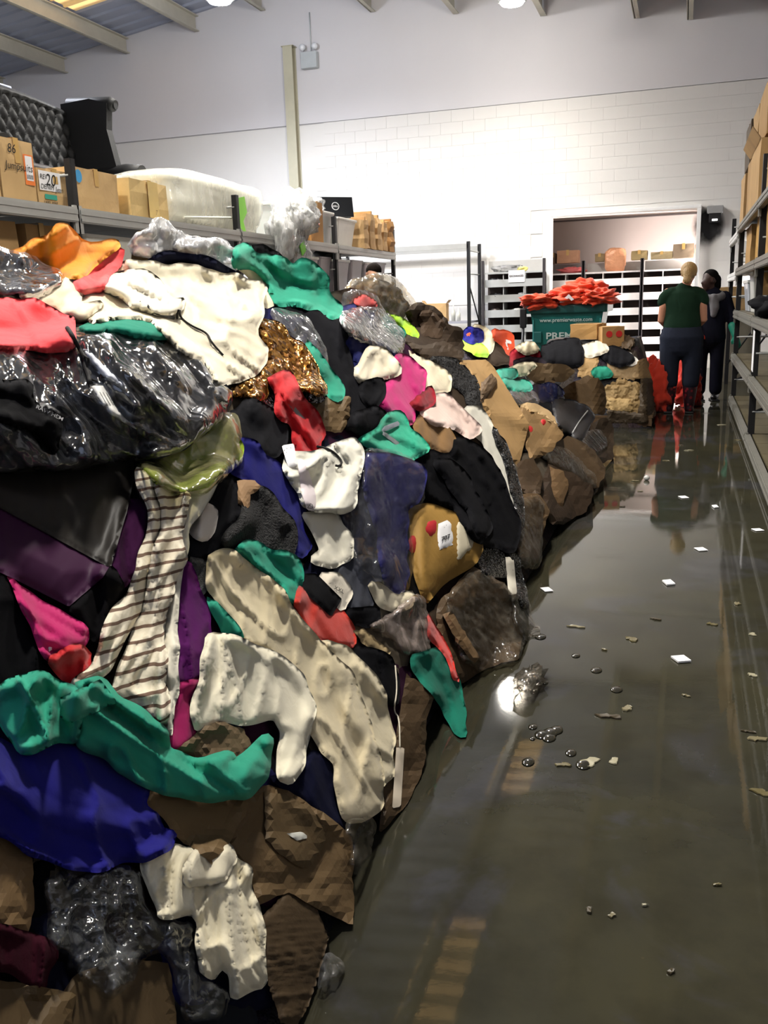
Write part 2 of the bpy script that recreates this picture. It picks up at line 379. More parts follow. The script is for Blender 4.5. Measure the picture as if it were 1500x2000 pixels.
# steel column on the gable
t = thing('steel_column', (-7.72, WY-.1, 0), 'cream painted steel column standing against the gable wall', 'column')
cm = plain((178, 174, 152), .5)
MB().box((-7.72, WY-.2, 3.2), (.2, .012, 6.4)).build('front_flange', cm, t); MB().box((-7.72, WY-.1, 3.2), (.012, .2, 6.4)).build('web', cm, t); MB().box((-7.72, WY-.012, 3.2), (.2, .012, 6.4)).build('rear_flange', cm, t)
MB().box((-7.72, WY-.1, 6.405), (.26, .24, .012)).build('cap_plate', cm, t)
# emergency twin light
t = thing('emergency_light', (-7.3, WY-.1, 6.1), 'grey twin spot emergency light box beside the steel column', 'emergency light')
gm = plain((176, 182, 184), .5)
MB().box((-7.3, WY-.08, 6.12), (.34, .14, .3), None, .015).build('battery_box', gm, t)
for s in (-1, 1):
    MB().ball((-7.3+s*.13, WY-.12, 6.36), (.065, .065, .065)).build('lamp_head', plain((215, 218, 222), .25), t)
MB().tube([(-7.28, WY-.03, 6.3), (-7.28, WY-.03, 7.0)], .012, 6).build('conduit', gm, t)
# smoke blackened wall light by the door
t = thing('wall_light', (.42, WY-.1, 2.7), 'scorched flood light on the wall right of the doorway', 'wall light')
MB().box((.42, WY-.09, 2.83), (.27, .16, .13), None, .012).build('shade', plain((150, 150, 150), .4), t)
MB().box((.42, WY-.08, 2.69), (.2, .14, .16), None, .01).build('housing', BLACKM, t)
MB().box((.42, WY-.155, 2.65), (.09, .01, .03)).build('lens', emit((255, 255, 250), 2.5), t)
m = bpy.data.materials.new('soot'); m.use_nodes = True; nt = m.node_tree; p = nt.nodes['Principled BSDF']; p.inputs['Base Color'].default_value = (.012, .012, .013, 1); p.inputs['Roughness'].default_value = .95
co = coord(nt, 'Generated'); mp = nd(nt, 'ShaderNodeMapping'); nt.links.new(co, mp.inputs[0]); mp.inputs['Location'].default_value = (-.95, 0, -.95); mp.inputs['Scale'].default_value = (2, 0, 2)
gr = nd(nt, 'ShaderNodeTexGradient', gradient_type='SPHERICAL'); nt.links.new(mp.outputs[0], gr.inputs[0])
ml = nd(nt, 'ShaderNodeMath', operation='MULTIPLY'); nt.links.new(gr.outputs[0], ml.inputs[0]); nt.links.new(ramp(nt, noise(nt, co, 4, 3), [(.3, .8), (.7, 1.6)]), ml.inputs[1])
nt.links.new(ramp(nt, ml.outputs[0], [(.12, 0), (.6, 1)]), p.inputs['Alpha'])
q = .42
MB().add([(.33-q*.8, WY-.012, 2.58-q), (.33+q*.8, WY-.012, 2.58-q), (.33+q*.8, WY-.012, 2.58+q), (.33-q*.8, WY-.012, 2.58+q)], [(0, 1, 2, 3)]).build('soot_mark', m, wb)
# dark pendant rod by the roof
tag(MB().tube([(-13.5, 15.0, 6.5), (-13.2, 15.0, 5.0)], .05, 8).build('hanging_rod', BLACKM), 'dark rod hanging from the roof behind the sofa', 'rod')
# ------------------------------------------------------------------ cartons, tubs
RND = random.Random(11)
TAPE = plain((196, 158, 92), .35, 0, .5); 
def rz(a): return Matrix.Rotation(R(a), 3, 'Z')
def carton(label, base, d, yaw=0, col=(190, 156, 108), group=None, tape='x', tilt=0, parent_cat='box', wet=.1, jit=.005, name='cardboard_box', flap=None):
    """taped cardboard carton, base = centre of its underside"""
    M3 = rz(yaw) @ Matrix.Rotation(R(tilt), 3, 'Y'); bx = Vector(base)
    t = thing(name, base, label, parent_cat, group)
    n = 3; vs, fs = [], []; idx = {}
    def vid(i, j, k):
        key = (i, j, k)
        if key not in idx:
            p = Vector(((i/n-.5)*d[0], (j/n-.5)*d[1], k/n*d[2]))
            inner = (0 < i < n) + (0 < j < n) + (0 < k < n)
            c = Vector((0, 0, d[2]/2)); o = p-c
            bul = .02 if inner == 2 else 0
            p = c + Vector((o.x*(1+bul), o.y*(1+bul), o.z*(1+(0 if k == 0 else bul))))
            if k > 0: p += Vector((RND.uniform(-1, 1), RND.uniform(-1, 1), RND.uniform(-1, .4)))*jit
            idx[key] = len(vs); vs.append(M3 @ p + bx)
        return idx[key]
    for a in range(n):
        for b_ in range(n):
            fs += [(vid(a, b_, 0), vid(a, b_+1, 0), vid(a+1, b_+1, 0), vid(a+1, b_, 0)), (vid(a, b_, n), vid(a+1, b_, n), vid(a+1, b_+1, n), vid(a, b_+1, n)),
                   (vid(a, 0, b_), vid(a+1, 0, b_), vid(a+1, 0, b_+1), vid(a, 0, b_+1)), (vid(a, n, b_), vid(a, n, b_+1), vid(a+1, n, b_+1), vid(a+1, n, b_)),
                   (vid(0, a, b_), vid(0, a, b_+1), vid(0, a+1, b_+1), vid(0, a+1, b_)), (vid(n, a, b_), vid(n, a+1, b_), vid(n, a+1, b_+1), vid(n, a, b_+1))]
    MB().add(vs, fs).build('carton_body', cardboard(col, wet), t)
    def loc(p): return M3 @ Vector(p) + bx
    w2 = .028
    if tape:
        b = MB(); e = .006+jit*.8
        if tape == 'x':    # tape over the top, down the +X face
            b.add([loc(p) for p in ((-d[0]/2, -w2, d[2]+e), (d[0]/2+e, -w2, d[2]+e), (d[0]/2+e, w2, d[2]+e), (-d[0]/2, w2, d[2]+e), (d[0]/2+e+.004, -w2, d[2]*.62), (d[0]/2+e+.004, w2, d[2]*.62))], [(0, 1, 2, 3), (1, 4, 5, 2)])
        else:
            b.add([loc(p) for p in ((-w2, -d[1]/2-e, d[2]+e), (w2, -d[1]/2-e, d[2]+e), (w2, d[1]/2, d[2]+e), (-w2, d[1]/2, d[2]+e), (-w2, -d[1]/2-e-.004, d[2]*.6), (w2, -d[1]/2-e-.004, d[2]*.6))], [(0, 1, 2, 3), (0, 4, 5, 1)])
        b.build('tape', TAPE, t)
    if flap:
        for sx in (-1, 1):
            MB().add([loc(p) for p in ((sx*d[0]/2, -d[1]/2, d[2]), (sx*d[0]/2, d[1]/2, d[2]), (sx*d[0]*.62, d[1]/2, d[2]+flap), (sx*d[0]*.62, -d[1]/2, d[2]+flap), (sx*(d[0]/2+.005), -d[1]/2, d[2]), (sx*(d[0]/2+.005), d[1]/2, d[2]), (sx*(d[0]*.62+.005), d[1]/2, d[2]+flap), (sx*(d[0]*.62+.005), -d[1]/2, d[2]+flap))], [(0, 1, 2, 3), (7, 6, 5, 4), (3, 2, 6, 7)]).build('flap', cardboard(col, wet), t)
    t['_d'] = 0
    return t, loc
def face_text(t, loc, s, y0, z0, size, d, bold=0., shear=.2, mat=INK, name='handwriting', face='x'):
    if face == 'x':
        o = loc((d[0]/2+.016, y0, z0)); ux = loc((d[0]/2+.016, y0+size, z0))-o; uy = loc((d[0]/2+.016, y0, z0+size))-o
    else:
        o = loc((y0, -d[1]/2-.016, z0)); ux = loc((y0+size, -d[1]/2-.016, z0))-o; uy = loc((y0, -d[1]/2-.016, z0+size))-o
    return text3d(name, s, o, ux, uy, mat, t, bold, shear)
def face_patch(t, loc, d, y0, y1, z0, z1, mat, name, face='x', e=.012):
    if face == 'x': p = [(d[0]/2+e, y0, z0), (d[0]/2+e, y1, z0), (d[0]/2+e, y1, z1), (d[0]/2+e, y0, z1)]
    else: p = [(y0, -d[1]/2-e, z0), (y1, -d[1]/2-e, z0), (y1, -d[1]/2-e, z1), (y0, -d[1]/2-e, z1)]
    return MB().add([loc(q) for q in p], [(0, 1, 2, 3)]).build(name, mat, t)
def tub(label, base, d, mat=None, lid=True, group=None, name='plastic_tub', cat='tub', taper=.84, lidmat=None):
    mat = mat or TUBM; t = thing(name, base, label, cat, group); x, y, z = base
    hx, hy = d[0]/2, d[1]/2; b = MB(); vs = []
    def ring(sx, sy, zz, r=.04):
        out = []
        for cx, cy, a0 in ((1, 1, 0), (-1, 1, 90), (-1, -1, 180), (1, -1, 270)):
            for k in range(3):
                a = R(a0+45*k); out.append((x+cx*(sx-r)+r*math.cos(a), y+cy*(sy-r)+r*math.sin(a), z+zz))
        return out
    lv = [(taper, 0), (taper, .004), (.93, d[2]*.6), (1, d[2]*.95), (1.04, d[2]*.955), (1.04, d[2])]
    for s, zz in lv: vs += ring(hx*s, hy*s, zz)
    fs = [tuple(range(12))[::-1]]
    for i in range(len(lv)-1):
        for k in range(12): fs.append((i*12+k, i*12+(k+1) % 12, (i+1)*12+(k+1) % 12, (i+1)*12+k))
    b.add(vs, fs); b.build('tub_body', mat, t)
    if lid:
        b = MB(); vs = []
        lv = [(1.05, d[2]-.012), (1.06, d[2]+.004), (1.05, d[2]+.018), (.9, d[2]+.02), (.86, d[2]+.01)]
        for s, zz in lv: vs += ring(hx*s, hy*s, zz)
        fs = [tuple(range((len(lv)-1)*12, len(lv)*12))]
        for i in range(len(lv)-1):
            for k in range(12): fs.append((i*12+k, i*12+(k+1) % 12, (i+1)*12+(k+1) % 12, (i+1)*12+k))
        b.add(vs, fs).build('lid', lidmat or plain((222, 222, 215), .35), t)
    return t
TUBM, nt, p = newmat('frosted_polypropylene'); p.inputs['Base Color'].default_value = (.72, .73, .7, 1); p.inputs['Roughness'].default_value = .35; p.inputs['Transmission Weight'].default_value = .35; p.inputs['Subsurface Weight'].default_value = .1
GTUB = plain((170, 166, 170), .35, 0, .5)

# ------------------------------------------------------------------ racking
DECK = plain((128, 126, 120), .6, .1, .4); DECKD = plain((92, 84, 62), .35, 0, .5, (6, .3, .004), .3, 4)
def rack(label, x0, x1, ys, ztop, decks, front='+', deckmat=None, bh=.11, feet=True, group=None, beamc=None):
    """longspan racking: black upright posts, grey stepped beams, deck panels"""
    t = thing('storage_rack', ((x0+x1)/2, ys[0], 0), label, 'shelving', group)
    fx = x1 if front == '+' else x0
    for y in ys:
        for x in (x0, x1):
            b = MB(); b.box((x, y, ztop/2), (.055, .02, ztop)); s = 1 if x == fx else 1
            b.box((x-.022, y+.025, ztop/2), (.012, .05, ztop)); b.box((x+.022, y+.025, ztop/2), (.012, .05, ztop))
            o = b.build('post', BLACKM, t)
        for z in [d-.32 for d in decks if d > .5] + [ztop-.12]:
            MB().tube([(x0, y, z), (x1, y, z)], .012, 6).build('brace', GREYST, t)
        MB().tube([(x0, y, .3), (x1, y, decks[0] if decks[0] > .5 else .7)], .012, 6).build('brace', BLACKM, t)
    for z in decks:
        for k in range(len(ys)-1):
            ya, yb = ys[k]+.03, ys[k+1]-.01
            for x in (x0, x1):
                b = MB(); s = 1 if x == x1 else -1
                b.box((x+s*.03, (ya+yb)/2, z-bh/2), (.045, yb-ya, bh)); b.box((x+s*.052, (ya+yb)/2, z-bh*.3), (.012, yb-ya, bh*.32)); b.box((x+s*.052, (ya+yb)/2, z-bh*.82), (.012, yb-ya, bh*.2))
                bo = b.build('beam', beamc or GREYST, t)
                for yy in (ya, yb):
                    MB().box((x+s*.034, yy, z-bh*.8), (.02, .06, bh*1.9)).build('bracket', beamc or GREYST, bo)
            n = max(1, round((yb-ya)/.6)); w_ = (yb-ya)/n
            for i in range(n):
                MB().box(((x0+x1)/2, ya+w_*(i+.5), z-.012), (x1-x0-.02, w_-.008, .022)).build('deck_panel', deckmat or DECK, t)
    return t
LX = -4.5
rack('long left hand rack of black posts and grey beams carrying boxes and a sofa', LX-2.1, LX-.03, [3.45, 6.22, 8.96, 11.82, 14.42], 2.52, [.72, 1.52, 2.16])
rack('right hand rack of black posts with wet wooden decks beside the aisle', .6, 1.5, [2.1, 5.42, 8.76, 12.1], 2.5, [.11, .63, 1.15, 1.64, 2.14], '-', DECKD, .085, beamc=plain((116, 114, 106), .5, .2, .4, (40, .3, .003), .2, 9))
rack('far right rack of black posts between the big rack and the gable wall', .62, 1.5, [12.55, 14.85], 2.42, [1.62, 2.12], '-', DECKD, .1, beamc=plain((205, 205, 202), .5))
# gable-side frame rack with one beam
t = thing('storage_rack', (-5, 17.4, 0), 'empty rack frame of black posts by the gable wall', 'shelving')
for x in (-3.87, -6.6):
    for y in (17.0, 17.95):
        MB().box((x, y, 1.22), (.06, .05, 2.44)).build('post', BLACKM, t)
    for z in (2.28, 1.86, .3): MB().tube([(x, 17.0, z), (x, 17.95, z)], .013, 6).build('brace', GREYST, t)
    MB().tube([(x, 17.0, 1.7), (x, 17.95, .9)], .013, 6).build('brace', BLACKM, t)
for y in (17.0, 17.95): MB().box((-5.23, y, 2.36), (2.7, .05, .09)).build('beam', GREYST, t)
MB().box((-5.23, 17.47, .98), (2.68, .95, .04)).build('deck_panel', plain((150, 150, 158), .5), t)
carton('small open box on the empty rack frame by the gable wall', (-4.55, 17.2, 1.002), (.42, .3, .34), 4, tape=None, flap=.06)
for k, (dx, hh) in enumerate(((.34, .3), (.44, .24))):
    o = MB().rings([((-4.55+dx, 17.15, 1.0), (.04, 0, 0), (0, .04, 0)), ((-4.55+dx, 17.15, 1.0+hh*.6), (.04, 0, 0), (0, .04, 0)), ((-4.55+dx, 17.15, 1.0+hh*.75), (.014, 0, 0), (0, .014, 0)), ((-4.55+dx, 17.15, 1.0+hh), (.014, 0, 0), (0, .014, 0))], 12).build('bottle', plain((190, 190, 180), .2))
    tag(o, ('taller' if k == 0 else 'shorter')+' pale bottle beside the open box on the rack frame', 'bottle')

# ---- boxes on the left rack, top deck
ZD = 2.162; XF = LX-.09
def lbox(label, y0, y1, h, depth=.5, yaw=0, col=(204, 170, 120), **k):
    return carton(label, (XF-depth/2-.02, (y0+y1)/2, ZD), (depth, y1-y0, h), yaw, col, 'cartons on the left rack', **k)
d = (.5, .52, .46); t, loc = lbox('cardboard box with a red sticker and scrawled capitals on the left rack', 5.02, 5.54, .46, flap=.07)
face_text(t, loc, 'NYC', -.2, .26, .13, d); face_text(t, loc, 'F', .1, .14, .15, d); face_patch(t, loc, d, .12, .2, .34, .43, plain((200, 40, 45), .6), 'red_sticker')
d = (.5, .36, .43); t, loc = lbox('cardboard box marked Jumpsuits with an orange edged label', 5.56, 5.92, .43)
face_text(t, loc, 'Jumpsuits', -.15, .22, .075, d); face_text(t, loc, '86', -.1, .33, .09, d)
face_patch(t, loc, d, .06, .165, .13, .34, plain((240, 130, 60), .6), 'orange_label'); face_patch(t, loc, d, .075, .15, .16, .33, PAPER, 'paper_label', e=.014)
for k in range(5): face_patch(t, loc, d, .08+k*.014, .087+k*.014, .17, .2, INK, 'barcode_bar', e=.0155)
d = (.5, .4, .27); t, loc = lbox('low cardboard box marked 20 with a white label and teal print', 5.94, 6.34, .27)
face_patch(t, loc, d, -.19, .06, .11, .25, PAPER, 'paper_label'); face_text(t, loc, '20', -.12, .15, .12, d); face_text(t, loc, 'DENIM', -.18, .12, .05, d); face_text(t, loc, 'Jean', -.02, .11, .055, d); face_text(t, loc, 'REV', -.18, .19, .05, d)
face_patch(t, loc, d, -.14, .0, .05, .085, plain((50, 150, 130), .6), 'teal_print'); face_text(t, loc, 'LABEL HERE', -.16, .015, .03, d, .02, 0)
d = (.5, .6, .33); t, loc = lbox('wide cardboard box with a blue sticker and faint handwriting', 6.37, 6.97, .33, .55)
FAINT = plain((120, 92, 60), .8)
face_text(t, loc, 'HERE', -.03, .24, .055, d, mat=FAINT); face_text(t, loc, 'FALL', -.01, .18, .055, d, mat=FAINT); face_text(t, loc, 'TO MAY', -.05, .11, .06, d, mat=FAINT)
b = MB(); vs = [loc((.29, -.24+.045*math.cos(a), .26+.05*math.sin(a))) for a in [i*math.pi/8 for i in range(16)]]; b.add(vs, [tuple(range(16))]).build('blue_sticker', plain((60, 150, 205), .5), t)
d = (.52, .62, .33); t, loc = lbox('yellowish taped cardboard box at the end of the row before the white roll', 7.12, 7.78, .33, .5, 3, (210, 180, 122)); face_text(t, loc, '7', .05, .05, .06, d, mat=FAINT)
face_patch(t, loc, d, -.06, .12, .02, .33, plain((214, 184, 112), .4), 'tape')

# white wadding roll
def blobby(name, c, r, mat, parent=None, n=36, m=20, seed=0, amp=.12, freq=3., sq=2.0, flat=None):
    """lumpy rounded mass, superellipse section, optional flat underside"""
    rr = random.Random(seed); ph = [(rr.uniform(0, 6.3), rr.uniform(.6, 1.6)*freq, rr.uniform(-1, 1), rr.uniform(-1, 1), rr.uniform(-1, 1)) for _ in range(7)]
    b = MB(); vs, fs = [], []
    def sg(v, e): return math.copysign(abs(v)**e, v)
    e = 2/sq
    for i in range(m+1):
        v = -math.pi/2+math.pi*i/m
        for k in range(n):
            u = 2*math.pi*k/n
            p = Vector((sg(math.cos(v), e)*sg(math.cos(u), e), sg(math.cos(v), e)*sg(math.sin(u), e), sg(math.sin(v), e)))
            s = 1+amp*sum(math.sin(a+f*(x*p.x+y_*p.y+z_*p.z)*2.4) for a, f, x, y_, z_ in ph)/3.2
            q = Vector((c[0]+p.x*r[0]*s, c[1]+p.y*r[1]*s, c[2]+p.z*r[2]*s))
            if flat is not None and q.z < flat: q.z = flat
            vs.append(q)
    for i in range(m):
        for k in range(n): fs.append((i*n+k, i*n+(k+1) % n, (i+1)*n+(k+1) % n, (i+1)*n+k))
    return b.add(vs, fs, True).build(name, mat, parent)
t = thing('wadding_roll', (-5.0, 8.95, ZD), 'big white roll of wadding in clear film on the left rack', 'roll')
blobby('wadding', (-5.1, 8.92, ZD+.25), (.48, 1.03, .27), plain((250, 249, 236), .7, 0, .3, (8, .3, .01), .03), t, 48, 30, 3, .04, 4, 7, ZD+.004)
blobby('film_wrap', (-5.1, 8.92, ZD+.262), (.492, 1.05, .274), film((245, 245, 240), .25, .2, 12), t, 48, 30, 3, .05, 4, 7, ZD+.004)
b = MB(); b.add([Vector((-4.585, 9.1+dy*1.3, ZD+z)) for dy, z in ((0, .34), (.17, .38), (.2, .22), (.12, .12), (.17, -.02), (.08, -.02), (.05, .15), (0, .26))], [tuple(range(8))]); b.build('green_label', plain((130, 205, 60), .5), t)
MB().tube([(-4.56, 7.95, ZD+.06), (-4.56, 8.93, ZD+.13)], .012, 6).build('strap_bar', plain((205, 205, 190), .4), t)
# hanging plastic bags with green print
for k, (y, z, s, lb) in enumerate(((9.98, 2.2, (.16, .3, .32), 'clear plastic bag stuffed with white packs hanging over the rack edge'), (10.25, 1.98, (.14, .2, .2), 'clear plastic bag with green print slung below the rack beam'), (10.32, 2.42, (.25, .3, .24), 'crumpled clear bag on top of the first white tub'))):
    t = thing('plastic_bag', (-4.42, y, z-s[2]), lb, 'plastic bag', 'plastic bags on the left rack')
    blobby('packs', (-4.42, y, z), tuple(v*.8 for v in s), plain((228, 230, 226), .6), t, 20, 12, k, .3, 4); blobby('bag_film', (-4.42, y, z), s, film((245, 245, 245), .35, .4, 16), t, 30, 18, k+5, .3, 5)
    if k == 1: MB().box((-4.29, y-.08, z+.05), (.01, .14, .12), Matrix.Rotation(.5, 3, 'X')).build('green_print', plain((120, 215, 60), .5), t)
t = tub('frosted white storage tub with a paper label beside the wadding roll', (-4.85, 10.72, ZD), (.55, .62, .42), group='white tubs on the left rack')
MB().box((-4.56, 10.85, ZD+.27), (.006, .16, .12)).build('paper_label', PAPER, t)
carton('tall upright brown carton between the white tubs', (-4.8, 11.28, ZD), (.5, .42, .5), 0, (176, 128, 72), 'cartons on the left rack', wet=.3)
tub('frosted tub with a small label right of the tall carton', (-4.85, 11.75, ZD), (.55, .45, .4), group='white tubs on the left rack')
tub('wide white lidded tub with a black laptop on it', (-4.85, 12.42, ZD), (.6, .74, .36), plain((226, 226, 218), .35), group='white tubs on the left rack')
t = thing('laptop', (-4.85, 12.42, ZD+.4), 'black laptop with a round logo standing open on the white tub', 'laptop')
LB = plain((20, 22, 26), .35); ry_ = rz(-52); rl = ry_ @ Matrix.Rotation(R(-12), 3, 'Y'); LC = Vector((-4.75, 12.5, ZD+.41))
MB().box(LC-ry_ @ Vector((.1, 0, 0)), (.3, .42, .02), ry_, .004).build('keyboard_base', LB, t); MB().box(LC+ry_ @ Vector((.06, 0, 0))+Vector((0, 0, .135)), (.015, .48, .28), rl, .004).build('screen_lid', LB, t)
cx = LC+ry_ @ Vector((.06, -.02, 0))+Vector((0, 0, .135))+rl @ Vector((.01, 0, .01)); b = MB(); n = 24; vs = [rl @ Vector((.001, r*math.cos(2*math.pi*k/n), r*math.sin(2*math.pi*k/n))) + cx for r in (.056, .046) for k in range(n)]
b.add(vs, [(k, (k+1) % n, n+(k+1) % n, n+k) for k in range(n)]).build('logo_ring', plain((200, 202, 205), .3), t)
text3d('logo_letters', 'DELL', cx+rl @ Vector((.002, -.037, -.012)), rl @ Vector((0, .034, 0)), rl @ Vector((0, 0, .034)), plain((200, 202, 205), .3), t, .03)
blobby('crumpled_wrap', (-4.85, 11.8, ZD+.52), (.2, .2, .11), film((240, 240, 240), .3, .6, 16), thing('plastic_wrap', (-4.85, 11.8, ZD+.42), 'crumpled clear wrap on the tub lids beside the laptop', 'plastic wrap'), 26, 14, 8, .3, 5)
def sack(label, y, wd, h, seed, col=(184, 150, 104)):
    t = thing('paper_sack', (-4.72, y, ZD), label, 'paper sack', 'brown paper sacks at the end of the left rack'); rr = random.Random(seed)
    rg = []; n = 7
    for i in range(n):
        f = i/(n-1); dx = rr.uniform(-.012, .012); rg.append(((-4.72+dx, y+rr.uniform(-.012, .012), ZD+h*f), (.26*(1-.06*f)+rr.uniform(-.012, .012), 0, 0), (0, wd/2*(1-.25*f*f), 0)))
    b = MB()
    vs, fs = [], []
    for c, a, bb in rg:
        for px, py in ((1, .8), (.8, 1), (0, 1.05), (-.8, 1), (-1, .8), (-1, -.8), (-.8, -1), (0, -.96), (.8, -1), (1, -.8), (1.04, 0)):
            vs.append((c[0]+a[0]*px+rr.uniform(-.006, .006), c[1]+bb[1]*py, c[2]+rr.uniform(-.008, .008)))
    for i in range(n-1):
        for k in range(11): fs.append((i*11+k, i*11+(k+1) % 11, (i+1)*11+(k+1) % 11, (i+1)*11+k))
    fs += [tuple(range(11))[::-1], tuple((n-1)*11+k for k in range(11))]
    b.add(vs, fs).build('sack_body', cardboard(col, .2), t)
    MB().box((-4.72, y, ZD+h+.015), (.47, wd*.18, .06), rz(rr.uniform(-3, 3)), .004).build('folded_top', cardboard(col, .2), t)
for k, (y, wd, h, lb) in enumerate(((12.98, .26, .4, 'short brown paper sack next to the laptop tub'), (13.28, .3, .5, 'tallest brown paper sack in the row'), (13.6, .3, .47, 'third paper sack counted from the laptop tub'), (13.9, .26, .42, 'narrow paper sack before the end one'), (14.22, .32, .46, 'dark brown paper sack at the very end of the rack'))):
    sack(lb, y, wd, h, k, (150, 110, 62) if k == 4 else (186, 152, 106))
# lower deck of the left rack
Z2 = 1.525
def l2(label, y0, y1, h, **k): return carton(label, (XF-.32, (y0+y1)/2, Z2), (.55, y1-y0, h), 0, (176, 140, 92), 'cartons on the lower deck of the left rack', **k)
d = (.55, .5, .5); t, loc = l2('film wrapped carton on the lower deck at the start of the rack', 5.1, 5.68, .5); face_text(t, loc, '125', .02, .22, .1, d)
l2('carton on the lower deck half in shadow beside the black post', 5.78, 6.12, .5)
tub('white crate on the lower deck beyond the black post', (-4.85, 6.75, Z2), (.55, .72, .46), plain((205, 203, 192), .5), lid=False, name='plastic_crate', cat='crate')
l2('dark carton under the beam behind the crumpled plastic', 7.9, 8.4, .42)
for k, (y, wd) in enumerate(((11.1, .5), (11.6, .42), (12.25, .55), (12.85, .5), (13.4, .45), (13.95, .5))):
    tub(['grey tub deep in the lower deck left of the second last post', 'grey tub against the second last post', 'clear grey tub holding dark things on the lower deck', 'grey tub behind the dark haired man', 'grey tub to the right of the dark haired man', 'grey tub at the far end of the lower deck'][k], (-4.85, y, Z2), (.55, wd, .44+.03*(k % 2)), GTUB, k % 2 == 0, 'grey tubs on the lower deck')
o = blobby('bin_bag', (-4.8, 12.25, Z2+.52), (.2, .24, .1), plain((24, 24, 26), .4), None, 20, 12, 4, .25); tag(o, 'black bag bulging over a grey tub on the lower deck', 'bag')

# ---- things on the right rack
def rbox(label, y0, y1, zb, h, x0=.58, dep=.6, **k): return carton(label, (x0+dep/2, (y0+y1)/2, zb), (dep, y1-y0, h), **{'yaw': 0, 'col': (176, 138, 84), 'group': 'cartons on the right rack', **k})
rbox('tall brown carton on the fourth deck at the end of the right rack', 11.0, 11.9, 1.645, .44, .64)
rbox('yellowish carton on the fourth deck of the right rack nearer the doorless end', 8.9, 10.2, 1.645, .43, .64, .7, col=(190, 146, 70))
rbox('carton on the fourth deck next to the near post', 7.2, 8.65, 1.645, .44, .62, .7, col=(182, 138, 70))
rbox('flat tall carton leaning on the top deck at the end', 11.3, 12.05, 2.145, .5, .56, .5, col=(180, 146, 100))
rbox('slim carton standing beside the leaning one on the top deck', 10.5, 11.2, 2.145, .56, .58, .5, col=(170, 134, 86))
rbox('bulging carton on the top deck with a drooping flap', 9.0, 10.4, 2.145, .52, .56, .6, col=(186, 150, 100), flap=.1, tape=None)
rbox('second layer carton on top of the slim one', 10.2, 11.0, 2.74, .42, .6, .5, col=(178, 144, 96))
rbox('second layer carton with a black ball on it', 9.0, 10.1, 2.7, .46, .6, .5, col=(176, 140, 90))
rbox('dark film wrapped pack on the second layer at the rack end', 11.05, 11.9, 2.7, .46, .58, .5, col=(92, 80, 66))
tag(MB().ball((.72, 9.6, 3.22), (.06, .06, .06)).build('black_ball', BLACKM), 'small black ball on the topmost carton of the right rack', 'ball')
rbox('large carton on the top deck close to the frame edge', 6.9, 8.7, 2.145, .62, .6, .7, col=(184, 148, 98))
tub('clear tub crammed with grey fabric on the third deck', (.8, 11.4, 1.155), (.34, .75, .32), plain((176, 180, 186), .25), group=None)
t = tub('shallow white tray with a yellow packet over the clear tub', (.82, 10.7, 1.155), (.36, .55, .4), plain((196, 196, 190), .4)); MB().box((.8, 10.7, 1.59), (.2, .3, .05), rz(10), .004).build('yellow_packet', plain((205, 180, 40), .5), t)
rbox('small carton on the third deck behind the post', 9.3, 10.1, 1.155, .38, .66, .5)
o = blobby('black_garment', (.7, 8.35, 1.23), (.16, .4, .09), cloth((20, 20, 22)), None, 30, 16, 5, .35, 4, 2.2, 1.155); tag(o, 'crumpled black garment hanging off the third deck', 'garment')
o = blobby('cream_garment', (.82, 8.1, 1.3), (.14, .3, .14), cloth((230, 214, 190), .3), None, 30, 16, 9, .35, 4, 2.2, 1.155); tag(o, 'bundled cream garment on the third deck of the right rack', 'garment')
t = thing('shelf_label', (.56, 8.55, .78), 'blank white shelf label hanging on the right rack', 'label'); MB().box((.556, 8.42, .87), (.004, .17, .34), Matrix.Rotation(R(2), 3, 'X')).build('label_card', PAPER, t)
for k in range(14):
    y = 6.2+.42*k+RND.uniform(-.1, .1); z = (.112, .632)[k % 2]; x = RND.uniform(.7, 1.2)
    o = MB().add([(x+RND.uniform(-.05, .05)+dx, y+dy, z+.004+RND.uniform(0, .015)) for dx, dy in ((0, 0), (.09, -.02), (.13, .05), (.06, .11), (-.02, .07))], [(0, 1, 2, 3, 4)]).build('paper_scrap', plain((150, 138, 112), .6)); tag(o, 'wet paper scrap lying on a low deck of the right rack', 'scrap', 'paper scraps on the low decks')
carton('brown carton stacked by the gable wall behind the person in the scarf', (.75, 15.6, 1.0), (.6, .6, .45), 3); carton('lower grey carton under the brown one by the gable wall', (.8, 15.6, 0), (.62, .62, .99), 0, (112, 106, 92))

